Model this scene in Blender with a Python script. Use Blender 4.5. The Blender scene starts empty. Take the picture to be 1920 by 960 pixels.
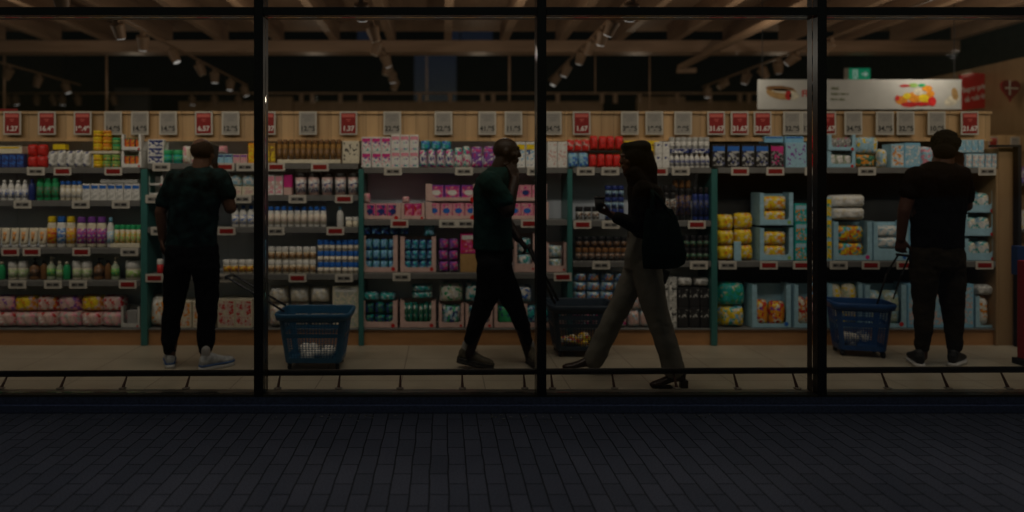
import bpy, bmesh, math, random
from mathutils import Vector, Matrix, Euler
random.seed(7)
sc = bpy.context.scene
C = sc.collection
R = math.radians
F = 1200.0           # focal length in photo pixels (1920 wide)
VX, VY, H = 830.0, 350.0, 1.4

# ---------------------------------------------------------------- camera
cam = bpy.data.cameras.new('camera'); co = bpy.data.objects.new('camera', cam); C.objects.link(co)
co.location = (0, 0, H); co.rotation_euler = (R(90), 0, 0)
cam.sensor_width = 36; cam.lens = 36 * F / 1920
cam.shift_x = (960 - VX) / 1920; cam.shift_y = -(480 - VY) / 1920
cam.clip_start = .05; cam.clip_end = 400
cam.dof.use_dof = True; cam.dof.focus_distance = 3.85; cam.dof.aperture_fstop = 22.5 / 36
sc.camera = co

# ---------------------------------------------------------------- world, sun, exposure
w = bpy.data.worlds.new('World'); sc.world = w; w.use_nodes = True
nt = w.node_tree; bg = nt.nodes['Background']
sky = nt.nodes.new('ShaderNodeTexSky'); sky.sky_type = 'NISHITA'; sky.sun_disc = False
sky.sun_elevation = R(1.5); sky.sun_rotation = R(0)
nt.links.new(sky.outputs[0], bg.inputs[0]); bg.inputs[1].default_value = 0.03
sun = bpy.data.lights.new('sun', 'SUN'); sun.energy = 0.33; sun.angle = R(16); sun.color = (.86, .9, 1)
so = bpy.data.objects.new('sun', sun); C.objects.link(so); so.rotation_euler = (R(-1.0), 0, 0)
sc.view_settings.view_transform = 'Standard'; sc.view_settings.look = 'None'
sc.view_settings.exposure = 0; sc.view_settings.gamma = 1; sc.view_settings.use_curve_mapping = False
sc.render.engine = 'CYCLES'

def area(x, y, z, tx, ty, tz, sx, sy, e, col, spread=180):
    l = bpy.data.lights.new('aisle_key_and_fill', 'AREA'); l.shape = 'RECTANGLE'; l.size = sx; l.size_y = sy
    l.energy = e; l.color = col; l.spread = R(spread)
    o = bpy.data.objects.new('aisle_key_and_fill', l); C.objects.link(o); o.location = (x, y, z)
    o.rotation_euler = (Vector((tx, ty, tz)) - Vector((x, y, z))).to_track_quat('-Z', 'X').to_euler()
    return o
WARM = (1, .83, .62); NEUT = (1, .90, .76)
for k in range(6):                      # aisle luminaires above the frame, plus an added fill row, aimed at the shelves
    x = -4.8 + k * 2.3
    area(x, 4.75, 3.10, x, 5.75, .60, .10, 1.7, 1.7, WARM, 110)
    area(x+.6, 4.20, 2.69, x+.6, 5.75, .85, .10, 1.9, 3.6, NEUT, 115)  # added fill near the glass to brighten the shelf backs, no fixture there
# fill points added between the ceiling tracks, standing in for their spotlights
def lamp(x, y, z, e, col):
    l = bpy.data.lights.new('rear_fill_light', 'POINT'); l.energy = e; l.color = col; l.shadow_soft_size = .05
    o = bpy.data.objects.new('rear_fill_light', l); C.objects.link(o); o.location = (x, y, z)
for x in (-6.06, -3.28, -.73, 1.7, 3.9):
    lamp(x+1.3, 6.5, 2.75, 9.0, NEUT); lamp(x+1.3, 9.9, 2.75, 2.0, WARM)
lamp(5.75, 7.0, 2.62, 2.2, WARM)  # extra light added off the tracks to brighten the slogan sign

def W(px, py, d): return Vector(((px - VX) / F * d, d, H + (VY - py) / F * d))

# ---------------------------------------------------------------- helpers
def tag(o, label=None, cat=None, group=None, kind=None):
    if label: o['label'] = label
    if cat: o['category'] = cat
    if group: o['group'] = group
    if kind: o['kind'] = kind
    return o
def empty(name, loc, label=None, cat=None, group=None, rz=0):
    o = bpy.data.objects.new(name, None); C.objects.link(o); o.location = loc; o.rotation_euler = (0, 0, rz)
    o.empty_display_size = .05
    return tag(o, label, cat, group)
def obj(name, me, parent=None, loc=None):
    o = bpy.data.objects.new(name, me); C.objects.link(o)
    if parent: o.parent = parent
    if loc is not None: o.location = loc
    return o
class MB:
    def __init__(s): s.bm = bmesh.new()
    def box(s, x0, x1, y0, y1, z0, z1, M=None, bev=0, seg=2):
        g = bmesh.new()
        m = Matrix.Translation(((x0+x1)/2, (y0+y1)/2, (z0+z1)/2)) @ Matrix.Diagonal((x1-x0, y1-y0, z1-z0, 1))
        bmesh.ops.create_cube(g, size=1, matrix=m)
        if bev: bmesh.ops.bevel(g, geom=list(g.edges), offset=bev, segments=seg, affect='EDGES', profile=.6)
        if M: bmesh.ops.transform(g, matrix=M, verts=g.verts)
        s.add(g); return s
    def add(s, g):
        me = bpy.data.meshes.new('t'); g.to_mesh(me); g.free(); s.bm.from_mesh(me); bpy.data.meshes.remove(me)
    def lathe(s, prof, seg=20, c=(0, 0, 0), sx=1, sy=1):
        rings = []
        for r, z in prof:
            rings.append([s.bm.verts.new((c[0] + sx*r*math.cos(2*math.pi*i/seg), c[1] + sy*r*math.sin(2*math.pi*i/seg), c[2]+z)) for i in range(seg)])
        for a, b in zip(rings, rings[1:]):
            for i in range(seg):
                s.bm.faces.new((a[i], a[(i+1) % seg], b[(i+1) % seg], b[i]))
        s.bm.faces.new(list(reversed(rings[0]))); s.bm.faces.new(rings[-1]); return s
    def loft(s, rings, seg=20):
        """rings: (center Vector, vec u, vec v)"""
        rr = []
        for c, u, v in rings:
            rr.append([s.bm.verts.new(c + u*math.cos(2*math.pi*i/seg) + v*math.sin(2*math.pi*i/seg)) for i in range(seg)])
        for a, b in zip(rr, rr[1:]):
            for i in range(seg): s.bm.faces.new((a[i], a[(i+1) % seg], b[(i+1) % seg], b[i]))
        s.bm.faces.new(list(reversed(rr[0]))); s.bm.faces.new(rr[-1]); return s
    def tube(s, p0, p1, r0, r1=None, seg=12, caps=False, ky=1):
        if r1 is None: r1 = r0
        p0, p1 = Vector(p0), Vector(p1); d = (p1-p0)
        if d.length < 1e-6: d = Vector((0, 0, 1e-4)); p1 = p0 + d
        d.normalize()
        a = Vector((0, 1, 0)) if abs(d.y) < .9 else Vector((1, 0, 0))
        u = d.cross(a).normalized(); v = u.cross(d).normalized()
        if ky != 1 and abs(d.y) < .9: v = v*ky
        if not caps:
            s.loft([(p0, u*r0, v*r0), (p1, u*r1, v*r1)], seg); return s
        rs = []
        for k in range(0, 5):
            t = math.pi/2 * k/4; q = max(.03, math.sin(t)); rs.append((p0 - d*r0*math.cos(t), u*r0*q, v*r0*q))
        for k in range(0, 5):
            t = math.pi/2 * (4-k)/4; q = max(.03, math.sin(t)); rs.append((p1 + d*r1*math.cos(t), u*r1*q, v*r1*q))
        s.loft(rs, seg); return s
    def ball(s, c, rx, ry=None, rz=None, M=None):
        g = bmesh.new(); ry = ry or rx; rz = rz or rx
        m = Matrix.Translation(c) @ (M or Matrix.Identity(4)) @ Matrix.Diagonal((rx, ry, rz, 1))
        bmesh.ops.create_icosphere(g, subdivisions=3, radius=1, matrix=m); s.add(g); return s
    def poly(s, pts, y0, y1):
        """polygon in XZ extruded along y"""
        a = [s.bm.verts.new((x, y0, z)) for x, z in pts]; b = [s.bm.verts.new((x, y1, z)) for x, z in pts]
        s.bm.faces.new(a); s.bm.faces.new(list(reversed(b)))
        for i in range(len(a)):
            j = (i+1) % len(a); s.bm.faces.new((a[i], b[i], b[j], a[j]))
        return s
    def mesh(s, mat, smooth=False, name='mesh'):
        bmesh.ops.recalc_face_normals(s.bm, faces=s.bm.faces)
        me = bpy.data.meshes.new(name); s.bm.to_mesh(me); s.bm.free()
        if mat: me.materials.append(mat)
        if smooth: me.polygons.foreach_set('use_smooth', [True]*len(me.polygons))
        return me
    def build(s, name, mat, parent=None, smooth=False, loc=None):
        return obj(name, s.mesh(mat, smooth, name), parent, loc)

_m = {}
def mat(name, col, rough=.55, metal=0, spec=.3, noise=0, nscale=8, bump=0, bscale=40, emis=None, stretch=None):
    if name in _m: return _m[name]
    m = bpy.data.materials.new(name); m.use_nodes = True; t = m.node_tree; b = t.nodes['Principled BSDF']
    b.inputs['Base Color'].default_value = (*col, 1); b.inputs['Roughness'].default_value = rough
    b.inputs['Metallic'].default_value = metal; b.inputs['Specular IOR Level'].default_value = spec
    if noise or bump:
        tc = t.nodes.new('ShaderNodeTexCoord'); vec = tc.outputs['Object']
        if stretch:
            mp = t.nodes.new('ShaderNodeMapping'); mp.inputs['Scale'].default_value = stretch
            t.links.new(vec, mp.inputs[0]); vec = mp.outputs[0]
    if noise:
        n = t.nodes.new('ShaderNodeTexNoise'); n.inputs['Scale'].default_value = nscale; n.inputs['Detail'].default_value = 5
        t.links.new(vec, n.inputs['Vector'])
        mx = t.nodes.new('ShaderNodeMix'); mx.data_type = 'RGBA'
        mx.inputs[6].default_value = (*[c*(1-noise) for c in col], 1); mx.inputs[7].default_value = (*[min(1, c*(1+noise)) for c in col], 1)
        rp = t.nodes.new('ShaderNodeMapRange'); rp.inputs[1].default_value = .3; rp.inputs[2].default_value = .7
        t.links.new(n.outputs['Fac'], rp.inputs[0]); t.links.new(rp.outputs[0], mx.inputs[0]); t.links.new(mx.outputs[2], b.inputs['Base Color'])
    if bump:
        n2 = t.nodes.new('ShaderNodeTexNoise'); n2.inputs['Scale'].default_value = bscale; n2.inputs['Detail'].default_value = 4
        t.links.new(vec, n2.inputs['Vector'])
        bp = t.nodes.new('ShaderNodeBump'); bp.inputs['Strength'].default_value = bump; bp.inputs['Distance'].default_value = .01
        t.links.new(n2.outputs['Fac'], bp.inputs['Height']); t.links.new(bp.outputs[0], b.inputs['Normal'])
    if emis:
        b.inputs['Emission Color'].default_value = (*emis[0], 1); b.inputs['Emission Strength'].default_value = emis[1]
    _m[name] = m; return m
def print_mat(cols, scale=(28, 28, 28), seed=0, rough=.45):
    key = 'print_' + '_'.join('%d%d%d' % tuple(int(c*99) for c in k) for k in cols) + '_%d_%d' % (seed, int(scale[2]))
    if key in _m: return _m[key]
    m = bpy.data.materials.new(key); m.use_nodes = True; t = m.node_tree; b = t.nodes['Principled BSDF']
    b.inputs['Roughness'].default_value = rough
    tc = t.nodes.new('ShaderNodeTexCoord'); mp = t.nodes.new('ShaderNodeMapping'); mp.inputs['Scale'].default_value = [q*1.9 for q in scale]
    mp.inputs['Location'].default_value = (seed*3.7, 0, seed*1.3)
    v = t.nodes.new('ShaderNodeTexVoronoi'); v.feature = 'F1'; v.inputs['Scale'].default_value = 1
    r = t.nodes.new('ShaderNodeValToRGB'); r.color_ramp.interpolation = 'CONSTANT'
    n = len(cols); e = r.color_ramp.elements
    stops = [0, .5, .72, .86, .94][:n]
    e[0].position = 0; e[0].color = (*cols[0], 1); e[1].position = stops[1] if n > 1 else 1; e[1].color = (*cols[min(1, n-1)], 1)
    for i in range(2, n):
        q = e.new(stops[i]); q.color = (*cols[i], 1)
    sp = t.nodes.new('ShaderNodeSeparateColor')
    t.links.new(tc.outputs['Object'], mp.inputs[0]); t.links.new(mp.outputs[0], v.inputs['Vector'])
    dn = t.nodes.new('ShaderNodeTexNoise'); dn.inputs['Scale'].default_value = 1.4; dn.inputs['Detail'].default_value = 3
    ad = t.nodes.new('ShaderNodeVectorMath'); ad.operation = 'MULTIPLY_ADD'; ad.inputs[1].default_value = (1.3, 1.3, 1.3)
    t.links.new(mp.outputs[0], dn.inputs['Vector']); t.links.new(dn.outputs['Color'], ad.inputs[0]); t.links.new(mp.outputs[0], ad.inputs[2]); t.links.new(ad.outputs[0], v.inputs['Vector'])
    mr = t.nodes.new('ShaderNodeMapRange'); mr.inputs[1].default_value = .3; mr.inputs[2].default_value = .7; mr.inputs[3].default_value = .80; mr.inputs[4].default_value = 1.15; t.links.new(dn.outputs['Fac'], mr.inputs[0])
    s2 = t.nodes.new('ShaderNodeVectorMath'); s2.operation = 'SCALE'; t.links.new(r.outputs[0], s2.inputs[0]); t.links.new(mr.outputs[0], s2.inputs['Scale'])
    t.links.new(v.outputs['Color'], sp.inputs[0]); t.links.new(sp.outputs[0], r.inputs[0]); t.links.new(s2.outputs[0], b.inputs['Base Color'])
    _m[key] = m; return m

# colours of the things themselves
K = dict(white=(.78,.77,.74), cream=(.72,.66,.52), red=(.55,.03,.03), brightred=(.75,.04,.04), navy=(.03,.05,.20), blue=(.04,.16,.55),
    sky=(.25,.52,.72), lblue=(.36,.58,.70), teal=(.03,.38,.36), green=(.04,.38,.15), dgreen=(.03,.16,.09), lime=(.30,.50,.12), yellow=(.82,.60,.04),
    orange=(.78,.30,.04), brown=(.22,.11,.05), amber=(.34,.18,.05), black=(.02,.02,.022), grey=(.30,.30,.30), lgrey=(.5,.5,.48),
    pink=(.78,.32,.40), magenta=(.62,.05,.24), purple=(.24,.08,.38), blush=(.66,.46,.42), kraft=(.45,.28,.12), sage=(.45,.52,.38))
for _k, _c in K.items():
    _g = sum(_c)/3; K[_k] = tuple(min(.85, max(.01, .95*(q*1.06-_g*.06))) for q in _c)
def km(c, rough=.4): 
    return mat('gloss_' + c, K[c], rough, noise=.10, nscale=30)

# ---------------------------------------------------------------- materials of the place
def wood(name, col, col2, sx, sy, sz, rough=.5, board=None):
    m = bpy.data.materials.new(name); m.use_nodes = True; t = m.node_tree; b = t.nodes['Principled BSDF']; b.inputs['Roughness'].default_value = rough
    tc = t.nodes.new('ShaderNodeTexCoord'); mp = t.nodes.new('ShaderNodeMapping'); mp.inputs['Scale'].default_value = (sx, sy, sz)
    n = t.nodes.new('ShaderNodeTexNoise'); n.inputs['Scale'].default_value = 1; n.inputs['Detail'].default_value = 6; n.inputs['Distortion'].default_value = .6
    r = t.nodes.new('ShaderNodeValToRGB'); r.color_ramp.elements[0].position = .3; r.color_ramp.elements[1].position = .72
    r.color_ramp.elements[0].color = (*col2, 1); r.color_ramp.elements[1].color = (*col, 1)
    t.links.new(tc.outputs['Object'], mp.inputs[0]); t.links.new(mp.outputs[0], n.inputs['Vector']); t.links.new(n.outputs['Fac'], r.inputs[0])
    out = r.outputs[0]
    if board:
        sp = t.nodes.new('ShaderNodeSeparateXYZ'); t.links.new(tc.outputs['Object'], sp.inputs[0])
        ma = t.nodes.new('ShaderNodeMath'); ma.operation = 'MULTIPLY'; ma.inputs[1].default_value = board; t.links.new(sp.outputs[0], ma.inputs[0])
        fl = t.nodes.new('ShaderNodeMath'); fl.operation = 'FLOOR'; t.links.new(ma.outputs[0], fl.inputs[0])
        wn = t.nodes.new('ShaderNodeTexWhiteNoise'); wn.noise_dimensions = '1D'; t.links.new(fl.outputs[0], wn.inputs['W'])
        mr = t.nodes.new('ShaderNodeMapRange'); mr.inputs[3].default_value = .78; mr.inputs[4].default_value = 1.12; t.links.new(wn.outputs['Value'], mr.inputs[0])
        fr = t.nodes.new('ShaderNodeMath'); fr.operation = 'FRACT'; t.links.new(ma.outputs[0], fr.inputs[0])
        gt = t.nodes.new('ShaderNodeMath'); gt.operation = 'GREATER_THAN'; gt.inputs[1].default_value = .05; t.links.new(fr.outputs[0], gt.inputs[0])
        g2 = t.nodes.new('ShaderNodeMapRange'); g2.inputs[3].default_value = .55; t.links.new(gt.outputs[0], g2.inputs[0])
        m2 = t.nodes.new('ShaderNodeMath'); m2.operation = 'MULTIPLY'; t.links.new(mr.outputs[0], m2.inputs[0]); t.links.new(g2.outputs[0], m2.inputs[1])
        hs = t.nodes.new('ShaderNodeVectorMath'); hs.operation = 'SCALE'; t.links.new(out, hs.inputs[0]); t.links.new(m2.outputs[0], hs.inputs['Scale']); out = hs.outputs[0]
    t.links.new(out, b.inputs['Base Color']); return m
M_pine = wood('pine_header', (.60, .39, .19), (.46, .28, .13), 18, 1, 1.2, board=9)
M_beam = wood('beam_timber', (.46, .29, .18), (.34, .21, .12), 1.2, 6, 14)
M_joist = wood('joist_timber', (.44, .28, .17), (.31, .19, .11), 8, 1.2, 8)
M_plinth = wood('plinth_veneer', (.46, .23, .09), (.34, .17, .07), 3, 1, 14, .4)
M_wallwood = wood('wall_timber', (.36, .22, .11), (.27, .16, .075), 6, 6, 1.2)
M_ply = wood('plywood', (.34, .22, .11), (.28, .17, .08), 4, 4, 1.2)
M_frame = mat('dark_anodised', (.012, .013, .016), .32, .0, .5, bump=.03, bscale=300)
M_plinthstone = mat('plinth_stone', (.11, .13, .22), .8, noise=.22, nscale=60, bump=.4, bscale=120)
M_black = mat('black_paint', (.012, .012, .013), .6)
M_shelf = mat('shelf_steel', (.17, .17, .165), .35, .2, noise=.1)
M_back = mat('back_panel_grey', (.74, .80, .88), .6, noise=.08, nscale=3)
M_backd = mat('back_panel_dark', (.03, .03, .028), .6, noise=.3, nscale=4)
M_teal = mat('teal_upright', (.04, .15, .14), .3, noise=.12, nscale=3)
M_tagw = mat('tag_white', (.52, .49, .43), .5)
M_tagr = mat('tag_red', (.26, .008, .010), .5)
M_tagg = mat('tag_grey', (.33, .31, .28), .5, noise=.1, nscale=60)
M_ink = mat('ink', (.03, .03, .03), .6)
M_steel = mat('brushed_steel', (.30, .28, .25), .35, .8, noise=.2, nscale=40, stretch=(.2, 1, 1))
M_darksteel = mat('dark_rail', (.035, .032, .028), .4, .3)

def glass_mat(name, tint=(1, 1, 1), ior=1.5):
    m = bpy.data.materials.new(name); m.use_nodes = True; t = m.node_tree; t.nodes.clear()
    out = t.nodes.new('ShaderNodeOutputMaterial'); mx = t.nodes.new('ShaderNodeMixShader'); tr = t.nodes.new('ShaderNodeBsdfTransparent')
    gl = t.nodes.new('ShaderNodeBsdfGlossy'); gl.inputs['Roughness'].default_value = .0; fr = t.nodes.new('ShaderNodeFresnel'); fr.inputs[0].default_value = ior
    tr.inputs[0].default_value = (*tint, 1)
    t.links.new(fr.outputs[0], mx.inputs[0]); t.links.new(tr.outputs[0], mx.inputs[1]); t.links.new(gl.outputs[0], mx.inputs[2]); t.links.new(mx.outputs[0], out.inputs[0])
    return m
M_glass = glass_mat('window_glass', (.97, .97, .96), 1.35)
M_glassd = glass_mat('tinted_glass', (.16, .24, .46))

# ---------------------------------------------------------------- pavement, floor
def ground_mat():
    m = bpy.data.materials.new('clinker_paving'); m.use_nodes = True; t = m.node_tree; b = t.nodes['Principled BSDF']
    tc = t.nodes.new('ShaderNodeTexCoord'); sp = t.nodes.new('ShaderNodeSeparateXYZ'); t.links.new(tc.outputs['Object'], sp.inputs[0])
    wob = t.nodes.new('ShaderNodeTexNoise'); wob.inputs['Scale'].default_value = 5; wob.inputs['Detail'].default_value = 3; t.links.new(tc.outputs['Object'], wob.inputs['Vector'])
    wa = t.nodes.new('ShaderNodeMath'); wa.operation = 'MULTIPLY_ADD'; wa.inputs[1].default_value = .016; t.links.new(wob.outputs['Fac'], wa.inputs[0]); t.links.new(sp.outputs[0], wa.inputs[2])
    cb = t.nodes.new('ShaderNodeCombineXYZ'); t.links.new(sp.outputs[1], cb.inputs[0]); t.links.new(wa.outputs[0], cb.inputs[1])
    mp = t.nodes.new('ShaderNodeMapping'); mp.inputs['Location'].default_value = (.03, -.0355 + 9*.3, 0); t.links.new(cb.outputs[0], mp.inputs[0])
    br = t.nodes.new('ShaderNodeTexBrick'); br.offset = .5; br.inputs['Scale'].default_value = 1
    br.inputs['Brick Width'].default_value = .21; br.inputs['Row Height'].default_value = .09; br.inputs['Mortar Size'].default_value = .0039
    br.inputs['Mortar Smooth'].default_value = .3; br.inputs['Bias'].default_value = 0
    br.inputs['Color1'].default_value = (.066, .067, .078, 1); br.inputs['Color2'].default_value = (.088, .086, .099, 1); br.inputs['Mortar'].default_value = (.006, .006, .006, 1)
    t.links.new(mp.outputs[0], br.inputs['Vector'])
    n = t.nodes.new('ShaderNodeTexNoise'); n.inputs['Scale'].default_value = 130; n.inputs['Detail'].default_value = 4; t.links.new(tc.outputs['Object'], n.inputs['Vector'])
    n3 = t.nodes.new('ShaderNodeTexNoise'); n3.inputs['Scale'].default_value = 1.3; n3.inputs['Detail'].default_value = 4; t.links.new(tc.outputs['Object'], n3.inputs['Vector'])
    mr = t.nodes.new('ShaderNodeMapRange'); mr.inputs[1].default_value = .3; mr.inputs[2].default_value = .7; mr.inputs[3].default_value = .62; mr.inputs[4].default_value = 1.35; t.links.new(n.outputs['Fac'], mr.inputs[0])
    mr3 = t.nodes.new('ShaderNodeMapRange'); mr3.inputs[1].default_value = .3; mr3.inputs[2].default_value = .7; mr3.inputs[3].default_value = .85; mr3.inputs[4].default_value = 1.14; t.links.new(n3.outputs['Fac'], mr3.inputs[0])
    mm = t.nodes.new('ShaderNodeMath'); mm.operation = 'MULTIPLY'; t.links.new(mr.outputs[0], mm.inputs[0]); t.links.new(mr3.outputs[0], mm.inputs[1])
    sc_ = t.nodes.new('ShaderNodeVectorMath'); sc_.operation = 'SCALE'; t.links.new(br.outputs['Color'], sc_.inputs[0]); t.links.new(mm.outputs[0], sc_.inputs['Scale'])
    t.links.new(sc_.outputs[0], b.inputs['Base Color']); b.inputs['Roughness'].default_value = .85
    iv = t.nodes.new('ShaderNodeMath'); iv.operation = 'MULTIPLY_ADD'; iv.inputs[1].default_value = -1; t.links.new(br.outputs['Fac'], iv.inputs[0])
    nh = t.nodes.new('ShaderNodeMath'); nh.operation = 'MULTIPLY'; nh.inputs[1].default_value = .35; t.links.new(n.outputs['Fac'], nh.inputs[0]); t.links.new(nh.outputs[0], iv.inputs[2])
    bp = t.nodes.new('ShaderNodeBump'); bp.inputs['Distance'].default_value = .006; bp.inputs['Strength'].default_value = .7; t.links.new(iv.outputs[0], bp.inputs['Height']); t.links.new(bp.outputs[0], b.inputs['Normal'])
    return m
g = MB(); v = [g.bm.verts.new(p) for p in ((-60, -60, 0), (60, -60, 0), (60, 3.95, 0), (-60, 3.95, 0))]; g.bm.faces.new(v)
tag(g.build('pavement', ground_mat()), kind='structure')
g = MB().box(-80, 80, -80, 80, -.3, -.05); tag(g.build('ground', mat('soil', (.05, .05, .05), .9, noise=.3)), kind='structure')

def tile_mat():
    m = bpy.data.materials.new('floor_tiles'); m.use_nodes = True; t = m.node_tree; b = t.nodes['Principled BSDF']
    tc = t.nodes.new('ShaderNodeTexCoord'); mp = t.nodes.new('ShaderNodeMapping'); mp.inputs['Location'].default_value = (-.295+.59*20, -.49+.59*20, 0); t.links.new(tc.outputs['Object'], mp.inputs[0])
    br = t.nodes.new('ShaderNodeTexBrick'); br.offset = 0; br.inputs['Scale'].default_value = 1
    br.inputs['Brick Width'].default_value = .59; br.inputs['Row Height'].default_value = .59; br.inputs['Mortar Size'].default_value = .0028
    br.inputs['Color1'].default_value = (.36, .32, .245, 1); br.inputs['Color2'].default_value = (.385, .345, .265, 1); br.inputs['Mortar'].default_value = (.10, .085, .07, 1)
    t.links.new(mp.outputs[0], br.inputs['Vector'])
    n = t.nodes.new('ShaderNodeTexNoise'); n.inputs['Scale'].default_value = 3; n.inputs['Detail'].default_value = 7; t.links.new(tc.outputs['Object'], n.inputs['Vector'])
    mr = t.nodes.new('ShaderNodeMapRange'); mr.inputs[1].default_value = .3; mr.inputs[2].default_value = .7; mr.inputs[3].default_value = .86; mr.inputs[4].default_value = 1.1; t.links.new(n.outputs['Fac'], mr.inputs[0])
    s_ = t.nodes.new('ShaderNodeVectorMath'); s_.operation = 'SCALE'; t.links.new(br.outputs['Color'], s_.inputs[0]); t.links.new(mr.outputs[0], s_.inputs['Scale']); t.links.new(s_.outputs[0], b.inputs['Base Color'])
    r2 = t.nodes.new('ShaderNodeMapRange'); r2.inputs[3].default_value = .3; r2.inputs[4].default_value = .5; t.links.new(n.outputs['Fac'], r2.inputs[0]); t.links.new(r2.outputs[0], b.inputs['Roughness'])
    return m
g = MB().box(-9, 9.5, 4.10, 16, -.02, .0); tag(g.build('floor', tile_mat()), kind='structure')

# ---------------------------------------------------------------- shop shell
M_dark = mat('dark_interior', (.014, .014, .016), .9, noise=.3, nscale=2)
M_sidewall = mat('side_wall_paint', (.05, .045, .04), .8, noise=.2)
g = MB().box(-9.2, -9.0, 3.9, 16, 0, 5.6).box(9.5, 9.7, 3.9, 16, 0, 5.6)
tag(g.build('side_walls', M_sidewall), kind='structure')
# rear wall with the clerestory openings through which the dusk sky shows
def hole_wall(y, x0, x1, z0, z1, holes, mtl, name):
    xs = sorted({x0, x1, *[h[0] for h in holes], *[h[1] for h in holes]}); zs = sorted({z0, z1, *[h[2] for h in holes], *[h[3] for h in holes]})
    g = MB()
    for a, b in zip(xs, xs[1:]):
        for c, d in zip(zs, zs[1:]):
            if any(h[0] <= (a+b)/2 <= h[1] and h[2] <= (c+d)/2 <= h[3] for h in holes): continue
            g.box(a, b, y, y+.2, c, d)
    return g.build(name, mtl)
BW = 15.2
hl = []
for (a, b, c, d) in ((840, 862, 40, 76), (864, 925, 40, 76), (668, 695, 40, 76), (776, 800, 100, 200), (800, 856, 100, 200)):
    p = W(a, d, BW); q = W(b, c, BW); hl.append((p.x, q.x, p.z, q.z))
tag(hole_wall(BW, -9, 9.5, 0, 5.6, hl, M_dark, 'rear_wall'), kind='structure')
rw = empty('rear_window', (0, BW, 3.4), 'dark blue dusk windows high in the rear wall', 'window')
for h in hl:
    MB().box(h[0]+.002, h[1]-.002, .08, .09, h[2]-3.4+.002, h[3]-3.4-.002).build('pane', M_glassd, rw)
tag(MB().box(-9.2, 9.7, 3.9, 15.6, 5.6, 5.8).build('roof', M_dark), kind='structure')
# facade above the glazing
tag(MB().box(-9.2, 9.7, 3.93, 4.12, 3.55, 5.95).build('facade_wall', mat('facade_board', (.03, .032, .038), .7, noise=.2)), kind='structure')
tag(MB().box(-12, 12, 3.962, 4.10, .052, .098, bev=.006).box(-12, 12, 3.950, 4.10, .0, .051, bev=.006).build('shopfront_plinth', M_plinthstone), kind='structure')

# ---------------------------------------------------------------- window wall
YF = 3.96
win = empty('shop_window', (0, YF, .1), 'tall black framed shop window wall in front of the aisle', 'window')
mx = [-2.35-.12, None]
MXPX = [-45, 484.5, 1016, 1542, 2068, 2594, -575, -1105]
xs = sorted([(p-VX)/303.03 for p in MXPX])
for x in xs:
    MB().box(x-.0285, x+.0285, 0, .118, .0, 3.45, bev=.002, seg=1).build('mullion', M_frame, win)
for a, b in zip(xs, xs[1:]):
    x0, x1 = a+.0285, b-.0285
    MB().box(x0, x1, .0, .118, 2.362, 2.412, bev=.002, seg=1).build('transom', M_frame, win)
    MB().box(x0, x1, .0, .05, .0, .012).build('sill', mat('sill_brass', (.10, .085, .06), .35, .6), win)
    MB().box(x0, x1, .05, .118, .0, .010).build('sill', M_steel, win)
    MB().box(x0+.001, x1-.001, .052, .060, .0105, 2.361).build('glass_pane', M_glass, win)
    MB().box(x0+.001, x1-.001, .052, .060, 2.413, 3.449).build('glass_pane', M_glass, win)
# low guard rail behind the glass
posts = [2, 113, 230, 349, 521, 634.6, 750, 867, 984, 1036, 1152, 1269, 1383, 1495, 1664, 1778, 1891]
gr = empty('guard_rail', (0, 4.09, .1), 'low dark guard rail on slanted pins along the window sill', 'rail')
def railz(x): return .168 + .030*(x+3)/7.0
g = MB(); xa, xb = -6.5, 6.5
g.loft([(Vector((x, .055, railz(x)-.1+.019)), Vector((0, .012, 0)), Vector((0, 0, .021))) for x in (xa, xb)], 12)
g.build('bar', M_darksteel, gr, True)
for p in posts:
    x = (p-VX)/F*4.09; xt = x
    MB().tube((x, 0, .010), (xt, .055, railz(x)-.1), .010, .0055).build('pin', mat('pin_bronze', (.09, .05, .04), .4, .3), gr)
    MB().lathe([(.024, 0), (.024, .004), (.012, .008)], 14, (x, 0, .0105)).build('pin_foot', M_steel, gr)

# ---------------------------------------------------------------- timber ceiling
tc_ = empty('timber_ceiling', (0, 8.6, 3.2), 'brown glulam beam and joists spanning above the shop floor', 'ceiling')
MB().box(-8.8, 6.96, 0, .24, .01, .17, bev=.006, seg=1).build('cross_beam', M_beam, tc_)
MB().box(6.83, 6.95, -4.3, -.002, .172, .43).build('edge_beam', M_beam, tc_)
for k in range(20):
    x = -8.4 + k*.77
    MB().box(x-.05, x+.05, -4.4, .25, .172, .43, bev=.004, seg=1).build('joist', M_joist, tc_)
MB().box(-8.8, 6.96, -4.4, .6, .432, .46).build('boarding', M_joist, tc_)
# far beam, wall panel and rail
fw = empty('timber_wall', (0, 12.2, 0), 'low timber clad wall across the back of the shop', 'wall')
def wx(p, d): return (p-VX)/F*d
def wz(p, d): return H+(VY-p)/F*d
MB().box(wx(335, 12.2), wx(1130, 12.2), 0, .1, 0, wz(190, 12.2)).build('panel', M_wallwood, fw)
MB().box(wx(500, 12.1), wx(548, 12.1), -.1, -.002, 0, wz(181, 12.1)).build('panel', M_wallwood, fw)
MB().box(wx(1195, 12.2), wx(1480, 12.2), 0, .1, 0, wz(190, 12.2)).build('panel', M_wallwood, fw)
MB().box(wx(1195, 12.1), wx(1285, 12.1), -.1, -.002, 0, wz(181, 12.1)).build('panel', M_wallwood, fw)
MB().box(wx(215, 12.2), wx(278, 12.2), 0, .1, 0, wz(165, 12.2)).build('grey_panel', mat('grey_panel', (.10, .095, .10), .6), fw)
xr = empty('cross_rail', (0, 11.7, wz(176, 11.7)), 'thin pale rail crossing the back of the shop below the ceiling', 'rail')
MB().box(-8.5, 8.0, 0, .03, 0, .028).build('bar', M_joist, xr)
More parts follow.
